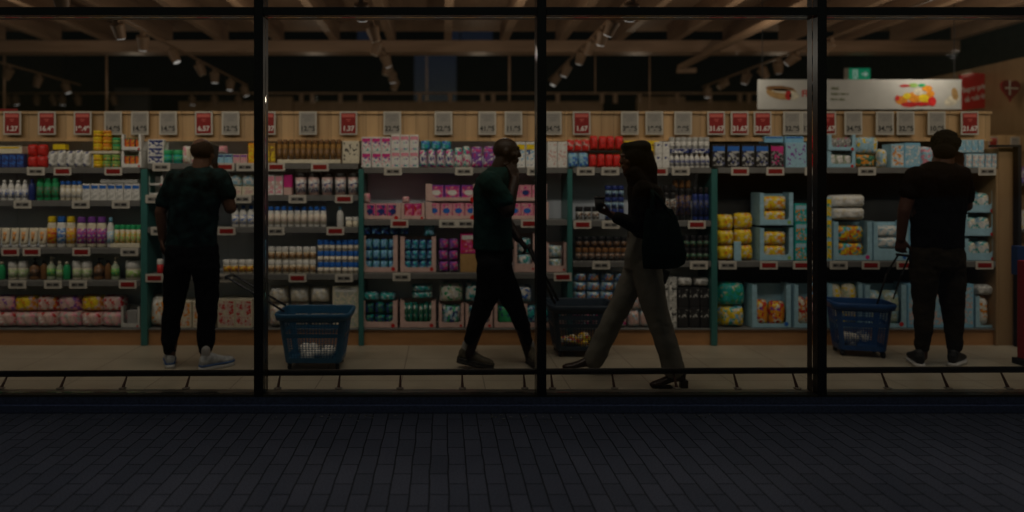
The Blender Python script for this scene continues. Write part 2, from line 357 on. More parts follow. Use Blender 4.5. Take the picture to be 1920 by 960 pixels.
for p in (565, 585, 638, 675, 787, 844, 905, 925, 1046, 1129, 1154, 1200, 1270, 1332, 1388, 1405):
    MB().box(wx(p, 11.7)-.035, wx(p, 11.7)+.035, .002, .03, -.17, -.001).build('hanger', M_joist, xr)
for p, d0, y0, y1 in ((8, 8.95, 95, 212), (200, 8.95, 95, 212), (955, 8.95, 95, 190), (1218, 8.95, 95, 212), (1116, 8.95, 97, 175)):
    o = MB().tube((0, 0, 0), (0, 0, wz(y0-8, d0)-wz(y1, d0)), .016 if p in (8, 200, 955) else .009).build('hanging_rod', M_joist, None, True, (wx(p, d0), d0, wz(y1, d0)))
    tag(o, {8: 'thin wooden rod hanging at the far left edge', 200: 'pale hanging rod above the second white price sign group', 955: 'brown hanging rod left of the centre window post',
            1218: 'thin dark rod above the walking woman', 1116: 'faintest thin rod just left of the rod above the woman'}[p], 'rod')
# hanging conduit beam with a hooked end
cd = empty('ceiling_conduit', (3.44, 9.27, 3.1), 'thick brown ceiling conduit ending in a hooked bracket', 'conduit')
MB().box(-.04, .04, -4.4, 0, 0, .06).build('channel', M_joist, cd)
MB().box(-.03, .24, .002, .06, -.045, .02).build('end_bracket', M_joist, cd)

# ---------------------------------------------------------------- tracks and spotlights
M_lamp = mat('lamp_housing', (.23, .14, .08), .5)
M_lens = mat('lamp_lens', (.8, .8, .8), .3, emis=((1, .97, .92), .26))
M_lens0 = mat('lamp_lens_off', (.6, .5, .4), .3)
def lamp_meshes():
    g = MB().lathe([(.04, .004), (.078, 0), (.080, -.02), (.058, -.165), (.058, -.17), (.050, -.172)], 18); a = g.mesh(M_lamp, True)
    b = MB().box(-.02, .02, -.03, .03, 0, .06).tube((0, 0, -.01), (0, 0, .02), .012).mesh(M_lamp)
    c = MB().lathe([(.049, -.1725), (.049, -.178)], 18); c0 = c.mesh(M_lens)
    d = MB().lathe([(.049, -.1725), (.049, -.178)], 18).mesh(M_lens0)
    return a, b, c0, d
LM = lamp_meshes()
ORD = ['nearest', 'second', 'third', 'fourth', 'fifth', 'sixth', 'seventh', 'eighth', 'ninth', 'tenth']
def spot(x, y, z, rx, ry, lit, label, group):
    e = empty('track_spotlight', (x, y, z), label, 'spotlight', group)
    obj('mount', LM[1], e, (0, 0, -.055))
    h = obj('housing', LM[0], e, (0, 0, -.055)); h.scale = (.86, .86, .88); h.rotation_euler = (R(rx), R(ry), 0)
    l = obj('lens', LM[2] if lit else LM[3], h)
    return e
tracks = [(-6.06, 3.1, 10.7, 'far left ceiling track', [(8.6, 8, 0, 1), (8.95, 14, 30, 0), (9.6, -6, 10, 0), (10.25, 10, -20, 1)]),
          (-3.28, 3.1, 10.7, 'ceiling track above the man in camouflage shirt', [(5.5, 30, 10, 1), (6.45, 30, 0, 1), (7.0, 20, 10, 1), (7.75, 0, -25, 1), (8.6, 10, -20, 0), (9.2, 5, 0, 1), (9.9, 0, 5, 1), (10.55, 8, -15, 1)]),
          (-.73, 3.1, 10.6, 'ceiling track left of the centre post', [(5.75, 30, 0, 1), (6.6, 10, -15, 0), (7.3, 0, 20, 0), (8.0, 25, -20, 1), (8.6, 0, 15, 0), (9.2, 10, -5, 1), (9.9, 0, 10, 0)]),
          (1.7, 3.1, 10.2, 'ceiling track right of the centre post', [(5.75, 30, 0, 1), (6.35, 25, 20, 1), (6.75, 25, 10, 1), (7.25, 20, 20, 0), (7.8, 30, 10, 1), (8.7, 10, 20, 1), (9.5, 0, 25, 1)]),
          (4.43, 3.1, 10.9, 'ceiling track ending at the hanging banner', [(7.3, 30, 30, 1), (8.0, 40, 40, 1), (8.45, 30, -20, 1), (8.9, 0, -30, 0), (9.3, 20, 10, 1), (10.0, 0, 50, 0), (10.7, 5, 0, 1)])]
for x, z, ye, nm, lamps in tracks:
    t_ = MB().box(-.014, .014, 4.3-ye, 0, -.012, .012).build('light_track', M_lamp, None, False, (x, ye, z))
    tag(t_, 'thin %s carrying spotlights' % nm, 'track')
    for i, (y, rx, ry, lit) in enumerate(lamps):
        spot(x, y, z, rx, ry, lit, '%s brown spotlight on the %s' % (ORD[i], nm), 'spotlights on the ceiling tracks')
for i, (p, lit) in enumerate(((14, 0), (29, 1), (69, 0), (99, 0), (117, 1), (146, 0), (212, 0), (361, 1), (402, 0), (448, 0))):
    spot(wx(p, 11.68), 11.66, wz(176, 11.7), 10, random.uniform(-12, 12), lit, '%s small spotlight from the left on the rear cross rail' % ('leftmost' if i == 0 else ORD[i]), 'spotlights on the rear rail')

# blown-in bits of dry leaf and grit lying along the foot of the plinth
random.seed(3); g = MB()
for k in range(150):
    x = random.uniform(-3.4, 4.2) if k % 3 else random.gauss(random.choice((-.6, .45, 1.6)), .12); y = 3.93 - abs(random.gauss(0, .07)); a = random.uniform(0, 6.28); L = random.uniform(.004, .014)
    p = [Vector((x+L*math.cos(a+t)*q, y+L*math.sin(a+t)*q, .003+random.uniform(0, .006))) for t, q in ((0, 1), (1.6, .35), (3.1, 1), (4.7, .4))]
    vs = [g.bm.verts.new(v) for v in p]; g.bm.faces.new(vs)
    v2 = [g.bm.verts.new(v + Vector((0, 0, -.0015))) for v in p]; g.bm.faces.new(list(reversed(v2)))
    for i in range(4): g.bm.faces.new((vs[i], v2[i], v2[(i+1) % 4], vs[(i+1) % 4]))
tag(g.build('litter', mat('dry_leaf', (.22, .20, .17), .8, noise=.4, nscale=90)), 'scattered bits of dry leaf and grit along the foot of the plinth', 'litter', kind='stuff')
# ---------------------------------------------------------------- shelving
SD = 5.62; S = F/SD; DP = 5.66
def sx(p): return (p-VX)/S
def sz(p): return H-(p-VY)/S
def header_z(p): return wz(p, 5.735)
LV = dict(A=(615, 526, 465, 376, 314), B=(615, 514, 426, 366, 306), C=(612, 512, 412, 314), D=(610, 490, 414, 314), E=(608, 490, 314))
BX = dict(A=(-140, 263), B=(276, 672), C=(682, 1064), D=(1074, 1334), E=(1346, 1868))
SZ = {}
for b, lv in LV.items():
    for i, y in enumerate(lv): SZ[b+str(i)] = sz(y)
bays = {}
BL = dict(A='pale shelving bay left of the man in camouflage shirt, stacked with toiletries', B='shelving bay behind the blue basket on the left, with brown bottles on top',
          C='shelving bay behind the walking man, filled with pink and teal cartons', D='dark backed shelving bay behind the walking woman',
          E='wide dark backed shelving bay on the right holding nappies and light blue cartons')
TAGS = dict(A4='68w 118r 213r', A3='43w 152w 227w', A2='20r 60r 153r 243w', A1='33w 100w 147w 240r',
  B4='303w 423r 460w 518r 600r', B3='290w 455w 558w 645r', B2='300w 425r 517w 629r', B1='290r 420w 558r 645w',
  C3='737w 870w 1005w', C2='749r 840w 873w 993r', C1='753w 1055r', D3='1098w 1144w 1235r 1276w', D2='1092r 1145w 1306r', D1='1127w 1310w',
  E2='1387r 1453r 1525w 1625w 1850w', E1='1364w 1441r 1503r 1572w 1632r 1697r 1845r')
TG = (MB().box(-.078, .078, -.006, 0, -.036, .036, bev=.002, seg=1).mesh(M_tagw),
      MB().box(-.060, .060, -.008, -.0065, -.020, .020).mesh(M_tagr), MB().box(-.060, .060, -.008, -.0065, -.020, .020).mesh(M_tagg))
gi = MB()
for (a, b) in ((-.05, -.02), (-.015, -.005), (.005, .05)): gi.box(a, b, -.0092, -.0085, -.012, .010)
TGI = gi.mesh(M_ink)
gi = MB()
for (a, b) in ((-.05, -.02), (-.015, .015), (.02, .05)): gi.box(a, b, -.0092, -.0085, -.012, .010)
TGR = gi.mesh(mat('tag_red_dark', (.25, .012, .01), .5))
for b, (p0, p1) in BX.items():
    x0, x1 = sx(p0), sx(p1); xm = (x0+x1)/2; e = empty('shelving_bay', (xm, SD, 0), BL[b], 'shelf'); bays[b] = e
    a, c = x0-xm, x1-xm
    dark = b in 'E'
    g = MB(); g.box(a, c, .30, .33, .15, 1.95)
    if not dark:
        n = int((c-a)/.6)
        for k in range(1, n+1): g.box(a+k*.6-.012, a+k*.6+.012, .292, .299, .15, 1.80)
    g.build('back_panel', M_backd if dark else M_back, e)
    ov = 4/S
    for sxx in ((a-(6.5 if b == 'B' else 6 if b == 'E' else 5)/S,) if b != 'E' else (a-6/S, c+2.5/S)):
        hw_ = (6.3 if b == 'B' else 5.8 if b == 'E' else 4.8) if sxx < 0 else 2.3
        MB().box(sxx-hw_/S, sxx+hw_/S, .002, .33, .002, 1.555, bev=.004, seg=1).build('upright', M_teal if b != 'E' or sxx < 0 else M_ply, e)
    MB().box(a, c, .03, .49, .0, .138).build('plinth', M_plinth, e)
    for i, y in enumerate(LV[b]):
        z = sz(y)
        if i == 0: z = .150
        sh = MB().box(a+.003, c-.003, .012, .288, z-.012, z-.0005 if i == 0 else z, bev=.002, seg=1).build('shelf', M_shelf, e)
        if i: 
            MB().box(a+.003, c-.003, .0, .0105, z-.050, z-.002, bev=.002, seg=1).build('price_rail', M_shelf, sh)
            for tk in TAGS.get(b+str(i), '').split():
                x = sx(float(tk[:-1])) - xm; t = obj('price_tag', TG[0], sh, (x, -.0015, z-.034)); 
                # insert is a piece of the tag's own mesh depth, kept as its own mesh
                q = obj('price_tag_insert', TG[1] if tk[-1] == 'r' else TG[2], sh, (x, -.0015, z-.034))
                q2 = obj('price_tag_print', TGR if tk[-1] == 'r' else TGI, sh, (x, -.0015, z-.034))
    SZ[b+'0'] = .150
    hl_, hr_ = a-dict(A=0, B=6.5, C=5, D=5, E=6)[b]/S+.001, c+dict(A=6.5, B=5, C=5, D=6, E=10)[b]/S-.001
    hd = MB().box(hl_, hr_, .115, .14, header_z(263), header_z(209)).build('header_board', M_pine, e)
    MB().box(hl_, hr_, .095, .1145, header_z(214), header_z(209)).build('header_trim', M_pine, e)
    MB().box(hl_, hr_, .095, .1145, header_z(265), header_z(261)).build('header_trim', M_pine, e)
    MB().box(hl_, hr_, .145, .30, header_z(212), header_z(210)).build('top_board', M_shelf, e)

# text helper
def text_mesh(s, size, mtl, ext=.0006, align='CENTER'):
    key = ('txt', s, size, mtl.name)
    if key in _m: return _m[key]
    cu = bpy.data.curves.new('t', 'FONT'); cu.body = s; cu.size = size; cu.align_x = align; cu.align_y = 'CENTER'; cu.extrude = ext; cu.offset = size*.03
    o = bpy.data.objects.new('t', cu); C.objects.link(o); bpy.context.view_layer.update()
    me = bpy.data.meshes.new_from_object(o.evaluated_get(bpy.context.evaluated_depsgraph_get()))
    bpy.data.objects.remove(o); bpy.data.curves.remove(cu)
    me.transform(Matrix.Rotation(R(90), 4, 'X')); me.materials.clear(); me.materials.append(mtl); _m[key] = me; return me
M_wink = mat('white_ink', (.75, .72, .68), .6)
M_gink = mat('grey_ink', (.25, .24, .23), .6)
M_sredl = mat('sign_red_light', (.60, .12, .10), .5)
signs = [(8, 'r', '1.27'), (73, 'r', '16.49'), (140, 'r', '19.49'), (197, 'w', '14.95'), (247, 'w', '14.95'), (300, 'w', '14.95'), (367, 'r', '6.57'), (417, 'w', '12.95'),
  (485, 'r', '11.37'), (562, 'w', '12.95'), (638, 'r', '1.37'), (720, 'w', '22.95'), (816, 'w', '22.95'), (898, 'w', '41.95'), (947, 'w', '11.95'), (1021, 'w', '34.95'), (1075, 'r', '1.67'),
  (1165, 'w', '39.95'), (1211, 'w', '19.95'), (1265, 'w', '9.95'), (1327, 'r', '31.67'), (1371, 'r', '31.67'), (1414, 'r', '31.67'), (1469, 'w', '32.95'), (1503, 'w', '17.95'),
  (1535, 'r', '17.67'), (1584, 'w', '34.95'), (1643, 'w', '34.95'), (1682, 'w', '32.95'), (1740, 'w', '10.95'), (1802, 'r', '21.67')]
sw, sh_ = .158, .208
FR = MB().box(-sw/2, sw/2, -.006, 0, -sh_/2, sh_/2, bev=.0015, seg=1).mesh(M_tagw)
PW = MB().box(-.064, .064, -.0085, -.0065, -.090, .090).mesh(M_tagg)
PR = MB().box(-.064, .064, -.0085, -.0065, -.090, .090).mesh(M_tagr)
gl_ = MB()
for i, (a, z, h) in enumerate(((.045, .070, .010), (.052, .052, .008), (.030, .036, .008), (.036, .022, .006))): gl_.box(-a, a, -.0098, -.0088, z-h/2, z+h/2)
SMW = gl_.mesh(M_gink)
gl_ = MB().box(-.058, .058, -.0098, -.0088, .052, .080)
for i, (a, z, h) in enumerate(((.02, .032, .007), (.012, .018, .006))): gl_.box(-a, a, -.0098, -.0088, z-h/2, z+h/2)
SMR = gl_.mesh(M_sredl)
nw = nr = 0
OW = ['leftmost', 'second', 'third', 'fourth', 'fifth', 'sixth', 'seventh', 'eighth', 'ninth', 'tenth', 'eleventh', 'twelfth', 'thirteenth', 'fourteenth', 'fifteenth', 'sixteenth', 'seventeenth', 'eighteenth', 'nineteenth', 'twentieth', 'twenty-first']
for p, c, t in signs:
    d = 5.70; x = wx(p+15.5, d)
    if c == 'r': lab = 'red price sign reading %s on pine header board, %s red one from the left' % (t, OW[nr]); nr += 1
    else: lab = 'white price sign reading %s on pine header board, %s white one from the left' % (t, OW[nw]); nw += 1
    e = empty('price_sign', (x, d, wz(231, d)), lab, 'sign', 'price signs along the pine header')
    e.rotation_euler = (0, R(random.uniform(-.6, .6)), 0)
    obj('frame', FR, e); obj('card', PR if c == 'r' else PW, e); obj('small_print', SMR if c == 'r' else SMW, e)
    o = obj('price_text', text_mesh(t, .060, M_wink if c == 'r' else M_ink), e, (0, -.0094, -.050))

# ---------------------------------------------------------------- products
def bottle(w, h, d, c, cap='white', lab=None, capf=.16):
    r = w/2; k = d/w; hc = h*capf
    b = MB().lathe([(r*.86, 0), (r*.97, h*.02), (r*.97, h*.60), (r*.9, h*.70), (r*.55, (h-hc)*.96), (r*.45, h-hc)], 16, sy=k)
    p = [('body', b.mesh(km(c), True))]
    p.append(('cap', MB().lathe([(r*.50, h-hc), (r*.52, h-hc*.5), (r*.46, h)], 14, sy=k).mesh(km(cap), True)))
    if lab: p.append(('label', MB().lathe([(r*.985, h*.12), (r*.985, h*.55)], 16, sy=k).mesh(print_mat(lab, (60, 60, 60)), True)))
    return p
def shampoo(w, h, d, c, cap='white', lab=None):
    r = w/2; k = d/w
    b = MB().lathe([(r*.80, 0), (r*.95, h*.03), (r*.98, h*.4), (r*.95, h*.74), (r*.8, h*.80)], 16, sy=k)
    p = [('body', b.mesh(km(c), True)), ('cap', MB().lathe([(r*.82, h*.80), (r*.84, h*.86), (r*.80, h*.97), (r*.7, h)], 16, sy=k).mesh(km(cap), True))]
    if lab: p.append(('label', MB().lathe([(r*.99, h*.12), (r*1.0, h*.4), (r*.99, h*.62)], 16, sy=k).mesh(print_mat(lab, (50, 50, 50)), True)))
    return p
def pump(w, h, d, c, cap='black', lab=None):
    r = w/2
    p = [('body', MB().lathe([(r*.9, 0), (r, h*.03), (r, h*.58), (r*.5, h*.68), (r*.4, h*.72)], 16).mesh(km(c, .25), True)),
         ('pump_head', MB().lathe([(r*.42, h*.72), (r*.42, h*.80), (r*.12, h*.81), (r*.12, h*.92), (r*.3, h*.93), (r*.3, h)], 12).box(-r*.1, r*.9, -r*.14, r*.14, h*.94, h*.985).mesh(km(cap)))]
    if lab: p.append(('label', MB().lathe([(r*1.012, h*.15), (r*1.012, h*.5)], 16).mesh(print_mat(lab, (60, 60, 60)), True)))
    return p
def jar(w, h, d, c, cap='white', lab=None, lid=.36):
    r = w/2
    p = [('body', MB().lathe([(r*.86, 0), (r*.94, h*.04), (r*.94, h*(1-lid)-.001)], 18).mesh(km(c), True)),
         ('lid', MB().lathe([(r*.97, h*(1-lid)), (r, h*(1-lid)+.003), (r*.98, h*.97), (r*.9, h)], 18).mesh(km(cap), True))]
    if lab: p.append(('label', MB().lathe([(r*.955, h*.1), (r*.955, h*(.9-lid))], 18).mesh(print_mat(lab, (60, 60, 60)), True)))
    return p
def tube_(w, h, d, c, cap='white', lab=None):
    rs = []
    for t, q, dq in ((.14, .36, .9), (.3, .42, .8), (.6, .47, .5), (.9, .5, .18), (1, .5, .06)):
        rs.append((Vector((0, 0, h*t)), Vector((w*q, 0, 0)), Vector((0, d*.5*dq, 0))))
    p = [('body', MB().loft(rs, 16).mesh(km(c), True)), ('cap', MB().lathe([(w*.34, 0), (w*.36, h*.139)], 16).mesh(km(cap), True))]
    if lab: p.append(('label', MB().loft([(Vector((0, -.001, h*t)), Vector((w*q*.7, 0, 0)), Vector((0, d*.5*dq, 0))) for t, q, dq in ((.3, .40, .82), (.6, .44, .56), (.8, .4, .38))], 16).mesh(print_mat(lab, (60, 60, 60)), True)))
    return p
def cup(w, h, d, c, cap='black', lab=None):
    r = w/2
    p = [('body', MB().lathe([(r*.78, 0), (r*.9, h*.80)], 18).mesh(km(c), True)), ('lid', MB().lathe([(r*.96, h*.805), (r*.98, h*.86), (r*.9, h*.99), (r*.8, h)], 18).mesh(km(cap), True))]
    if lab: p.append(('label', MB().lathe([(r*.81, h*.12), (r*.90, h*.7)], 18).mesh(print_mat(lab, (40, 40, 40)), True)))
    return p
def box_(w, h, d, c, cap=None, lab=None, logo=None):
    p = [('body', MB().box(-w/2, w/2, -d/2, d/2, 0, h, bev=min(.003, w*.05), seg=1).mesh(km(c)))]
    if lab: p.append(('printed_face', MB().box(-w*.43, w*.43, -d/2-.0012, -d/2-.0003, h*.08, h*.92).mesh(print_mat(lab, (30, 30, 30), seed=int(w*1000) % 7))))
    if cap: p.append(('stripe', MB().box(-w*.43, w*.43, -d/2-.0024, -d/2-.0014, h*.70, h*.90).mesh(km(cap))))
    if logo: 
        n = 20; p.append(('emblem', MB().poly([(w*.30*math.cos(6.283*i/n), h*.5+h*.17*math.sin(6.283*i/n)) for i in range(n)], -d/2-.0036, -d/2-.0026).mesh(km(logo))))
    return p
def bag(w, h, d, c, cap=None, lab=None, logo=None):
    # soft pillow pack with pinched seams
    g = bmesh.new(); nx, nz = 10, 12
    for side in (-1, 1):
        vs = []
        for j in range(nz+1):
            row_ = []
            for i in range(nx+1):
                u, v_ = i/nx*2-1, j/nz*2-1
                f = max(0, (1-abs(u)**3.2)) ** .5 * max(0, (1-abs(v_)**4)) ** .5
                wr = (.10*math.sin(9*u+3*v_+w*90)+.07*math.sin(17*u-11*v_+h*70))*f
                ww = w/2*(1-.05*abs(v_)**6 + .02*math.sin(5*v_))
                row_.append(g.verts.new((u*ww, side*d/2*(f*(1+wr)+.02), h*(v_+1)/2*(1-.03*abs(u)**4))))
            vs.append(row_)
        for j in range(nz):
            for i in range(nx): g.faces.new((vs[j][i], vs[j][i+1], vs[j+1][i+1], vs[j+1][i]))
    mb = MB(); mb.add(g)
    bmesh.ops.remove_doubles(mb.bm, verts=mb.bm.verts, dist=.0001)
    p = [('wrap', mb.mesh(print_mat(lab or [K[c]], (22, 22, 22), seed=int(w*1000) % 5), True))]
    if logo: p.append(('emblem', MB().ball((0, -d*.42, h*.5), w*.3, d*.12, h*.16).mesh(km(logo), True)))
    if cap: p.append(('top_band', MB().ball((0, -d*.34, h*.80), w*.42, d*.16, h*.09).mesh(km(cap), True)))
    return p
def tray(w, h, d, c, cap=None, lab=None, lip=.22, top=False):
    t = .005; m = km(c)
    g = MB().box(-w/2, w/2, -d/2, d/2, 0, t).box(-w/2, w/2, d/2-t, d/2, t+.0005, h*.96)
    for s in (-1, 1): g.box(min(s*w/2, s*(w/2-t)), max(s*w/2, s*(w/2-t)), -d/2, d/2-t-.0005, t+.0005, h)
    # front wall with a rounded cut-out
    n = 6; r = w*.10; a = w/2-w*.12; pts = [(-w/2, t), (w/2, t), (w/2, h*.985), (a, h*.985)]
    for i in range(n+1):
        q = -math.pi/2*i/n; pts.append((a-r+r*math.cos(q), h*lip+r+r*math.sin(q)))
    for i in range(n+1):
        q = -math.pi/2-math.pi/2*i/n; pts.append((-a+r+r*math.cos(q), h*lip+r+r*math.sin(q)))
    pts += [(-a, h*.985), (-w/2, h*.985)]
    g2 = MB().poly(pts, -d/2-.004, -d/2-.0005)
    p = [('box', g.mesh(m)), ('front', g2.mesh(m))]
    if top: p.append(('lid', MB().box(-w/2, w/2, -d/2, d/2, h*.99, h*.99+t).mesh(m)))
    p.append(('badge', MB().lathe([(w*.055, 0), (w*.055, .001)], 12).mesh(km(cap or 'red'))))
    return p
KIND = dict(bottle=bottle, shampoo=shampoo, pump=pump, jar=jar, tube=tube_, cup=cup, box=box_, bag=bag, tray=tray)
_pc = {}
PS = F/DP
def row(name, cat, kind, shelf, x0, x1, n, h, label, c, cap=None, lab=None, stack=0, dep=None, back=0, gap=.06, jit=1, group=None, nst=1, **kw):
    """n copies between photo columns x0..x1, h photo pixels tall; nst layers on top of one another"""
    pw = (x1-x0)/n/PS; w = pw*(1-gap); hh = h/PS*(.985 if nst > 1 else 1); d = dep or min(.20, max(.04, w*.9))
    key = (kind, round(w, 4), round(hh, 4), round(d, 3), c, cap, str(lab), str(kw))
    if key not in _pc:
        args = dict(kw)
        if cap: args['cap'] = cap
        if lab: args['lab'] = [K[q] for q in lab]
        _pc[key] = KIND[kind](w, hh, d, c, **args)
    parts = _pc[key]
    out = []
    for s in range(nst):
        for i in range(n):
            x = (x0-VX)/PS + pw*(i+.5); z = SZ[shelf] + stack/PS + s*(hh+.001)+.001
            flat = kind in ('box', 'tray')
            pre = ''
            if n > 1: pre += ('leftmost ' if i == 0 else 'rightmost ' if i == n-1 else ORD[i]+'-from-left ')
            if nst > 1: pre += (('bottom-layer ', 'top-layer ')[s] if nst == 2 else ('bottom-layer ', 'middle-layer ', 'top-layer ')[s])
            lb_ = pre + label
            if len(lb_.split()) > 16: print('LONG', lb_)
            e = empty(name, (x + random.uniform(-.002, .002)*jit, DP+d/2+back+random.uniform(0, .008)*jit, z), lb_, cat,
                      (group or (label.split(' in ')[0] + ' set out together')) if n*nst > 1 else group, R(random.uniform(-3, 3)*jit*(.4 if flat else 1)))
            if kind == 'bag': e.scale = (random.uniform(.97, 1.01), 1, random.uniform(.93, 1.02) if nst == 1 else 1); e.rotation_euler = (0, R(random.uniform(-1.5, 1.5)), R(random.uniform(-6, 6)))
            for nm, me in parts:
                o = obj(nm, me, e)
                if nm == 'badge': o.location = (w*.38, -d/2-.0045, hh*.09); o.rotation_euler = (R(90), 0, 0)
            out.append(e)
    return out
def P(*a): return a
# ---- bay A (left)
row('deodorant_box', 'box', 'box', 'A4', -40, 44, 6, 25, 'navy box in cream tray at the far left of top shelf', 'navy', lab=('navy', 'blue'))
row('display_tray', 'tray', 'box', 'A4', -40, 44, 1, 14, 'cream and yellow carton lying over the navy boxes', 'cream', 'yellow', stack=26, dep=.15)
row('wipe_pack', 'pack', 'bag', 'A4', 48, 85, 2, 22, 'deep red pack stacked beside the white packs', 'red', lab=('red', 'brightred', 'red'), nst=2)
row('refill_pouch', 'pouch', 'bag', 'A4', 87, 168, 5, 33, 'white refill pouch between red packs and yellow tins', 'white', lab=('white', 'lgrey', 'white', 'navy'), dep=.07)
row('small_box', 'box', 'box', 'A4', 95, 120, 1, 10, 'small yellow box lying on the white pouches', 'yellow', stack=34, back=.02, dep=.06)
row('tin', 'tin', 'jar', 'A4', 171, 190, 1, 12, 'yellow tin in the stack under the header, lower group', 'yellow', 'yellow', lab=('yellow', 'orange'), nst=2)
row('tin', 'tin', 'jar', 'A4', 190, 222, 2, 12, 'green tin with orange print beside the yellow tins', 'green', 'lime', lab=('green', 'lime', 'orange'), nst=2)
row('shelf_tray', 'tray', 'box', 'A4', 169, 224, 1, 5, 'flat cream tray carrying the upper yellow and orange tins', 'cream', stack=26, dep=.11)
row('tin', 'tin', 'jar', 'A4', 171, 189, 1, 12.5, 'bright yellow tin in the tallest stack below the third red sign', 'yellow', 'yellow', lab=('yellow', 'orange'), nst=3, stack=32)
row('tin', 'tin', 'jar', 'A4', 189, 207, 1, 12.5, 'orange tin in the tallest stack below the third red sign', 'orange', 'orange', lab=('orange', 'yellow'), nst=3, stack=32)
row('tin', 'tin', 'jar', 'A4', 207, 223, 1, 12, 'olive green tin right of the orange tin stack', 'lime', 'green', lab=('green', 'lime'), nst=2, stack=32)
for k, lb in ((0, 'lower white open carton holding black and orange boxes'), (32, 'upper white open carton holding black and orange boxes')):
    row('display_tray', 'carton', 'tray', 'A4', 227, 266, 1, 31, lb, 'white', stack=k, dep=.14)
    row('hair_dye_box', 'box', 'box', 'A4', 231, 262, 3, 20, 'dark green box with orange print inside the %s white carton' % ('lower' if k == 0 else 'upper'), 'dgreen', lab=('dgreen', 'orange', 'brightred'), stack=k+3, dep=.08, back=.012)
row('lotion_bottle', 'bottle', 'bottle', 'A3', -42, 50, 7, 38, 'cream bottle with blue print at left end of second shelf', 'white', 'white', ('white', 'blue', 'white', 'navy'))
row('spray_bottle', 'bottle', 'bottle', 'A3', 50, 63, 1, 40, 'dark navy cone shaped bottle beside the green bottles', 'navy', 'navy')
row('shower_gel_bottle', 'bottle', 'shampoo', 'A3', 64, 108, 3, 42, 'bright green bottle with dark label on second shelf', 'green', 'green', ('dgreen', 'brown', 'green'))
row('body_lotion', 'bottle', 'shampoo', 'A3', 110, 152, 4, 36, 'white bottle with blue cap right of the green bottles', 'cream', 'blue', ('white', 'cream'))
row('cream_box', 'box', 'box', 'A3', 154, 262, 7, 31, 'white box with blue corner beside teal upright', 'white', 'blue', ('white', 'white', 'lgrey', 'navy'), dep=.05)
row('soap_strip', 'tray', 'box', 'A3', 186, 260, 1, 7, 'mauve flat pack lying on the white blue boxes', 'lgrey', stack=32, dep=.05)
row('cream_tube', 'tube', 'tube', 'A2', -38, 84, 7, 36, 'cream tube with orange print standing on its cap', 'cream', 'white', ('orange', 'cream', 'brown'))
for x, c1, c2, l3 in ((84, 'cream', 'yellow', ('orange', 'yellow', 'red')), (102, 'white', 'blue', ('blue', 'sky', 'white')), (120, 'cream', 'yellow', ('orange', 'cream', 'yellow'))):
    row('shampoo_bottle', 'bottle', 'shampoo', 'A2', x, x+18, 1, 58, {84: 'leftmost tall shampoo bottle with yellow cap and orange label', 102: 'tall white shampoo bottle with blue cap between two yellow caps', 120: 'tall shampoo bottle with yellow cap right of the blue capped one'}[x], c1, c2, l3)
row('shampoo_bottle', 'bottle', 'shampoo', 'A2', 139, 196, 3, 57, 'tall cream shampoo bottle with purple cap on third shelf', 'cream', 'purple', ('purple', 'cream', 'magenta'))
row('small_bottle', 'bottle', 'bottle', 'A2', 197, 211, 1, 56, 'slim white bottle with light blue cap beside purple caps', 'white', 'sky', ('white', 'sky'))
row('vitamin_jar', 'jar', 'jar', 'A2', 212, 264, 5, 42, 'cream jar with dark green lid beside the teal upright', 'cream', 'green', ('lime', 'cream', 'orange'), lid=.2)
row('low_tray', 'tray', 'box', 'A2', 206, 264, 1, 8, 'low cream tray front before the green lidded jars', 'cream', back=-.02, dep=.015)
for i, xo in enumerate((-113, 10, 131)):
    sd_ = ('beyond the left edge', 'in the left half', 'in the right half')[i]
    row('cream_tub', 'tub', 'jar', 'A1', xo, xo+38, 2, 35, 'white lidded tub with green print, %s of fourth shelf' % sd_, 'cream', 'white', ('sage', 'cream', 'lime'))
    row('pump_bottle', 'bottle', 'pump', 'A1', xo+41, xo+60, 1, 40, 'dark brown pump bottle %s of fourth shelf' % sd_, 'brown', 'black', ('black', 'brown'))
    row('soap_bottle', 'bottle', 'bottle', 'A1', xo+62, xo+75, 1, 36, 'dark bottle beside green pump bottle %s of fourth shelf' % sd_, 'brown', 'black')
    row('soap_bottle', 'bottle', 'pump', 'A1', xo+75, xo+90, 1, 42, 'light green pump bottle %s of fourth shelf' % sd_, 'sage', 'cream', ('lime', 'green'))
    if i < 2:
        row('soap_bottle', 'bottle', 'bottle', 'A1', xo+92, xo+105, 1, 34, 'cream bottle left of a green bottle, %s of fourth shelf' % sd_, 'sage', 'cream', ('lime', 'sage'))
        row('soap_bottle', 'bottle', 'bottle', 'A1', xo+105, xo+119, 1, 34, 'plain green bottle, %s of fourth shelf' % sd_, 'green', 'cream')
row('cream_tub', 'tub', 'jar', 'A1', 228, 263, 1, 36, 'widest white tub with green print at right end of fourth shelf', 'cream', 'white', ('lime', 'sage', 'cream'), lid=.42)
for i, (a, c, l) in enumerate(((-60, 'pink', ('blush', 'pink', 'purple', 'white')), (-15, 'pink', ('blush', 'purple', 'pink')), (22, 'orange', ('yellow', 'orange', 'blush')), (62, 'pink', ('blush', 'red', 'orange', 'white')),
                               (104, 'pink', ('blush', 'pink', 'purple')), (146, 'orange', ('yellow', 'orange', 'blush')), (186, 'pink', ('blush', 'red', 'pink', 'white')))):
    nm = ('pale', 'purple dotted', 'yellow topped', 'red printed', 'blush and purple', 'second yellow topped', 'rightmost red printed')[i]
    row('cotton_bag', 'bag', 'bag', 'A0', a, a+44, 1, 30, '%s pink bag in the upper layer of the bottom left shelf' % nm, c, lab=l, stack=30, dep=.16, gap=0)
    row('cotton_bag', 'bag', 'bag', 'A0', a, a+44, 1, 32, '%s pink bag in the lower layer of the bottom left shelf' % nm, 'pink', lab=('blush', 'blush', 'red', 'white', 'pink') if i % 2 else ('blush', 'lgrey', 'pink'), dep=.18, gap=0)
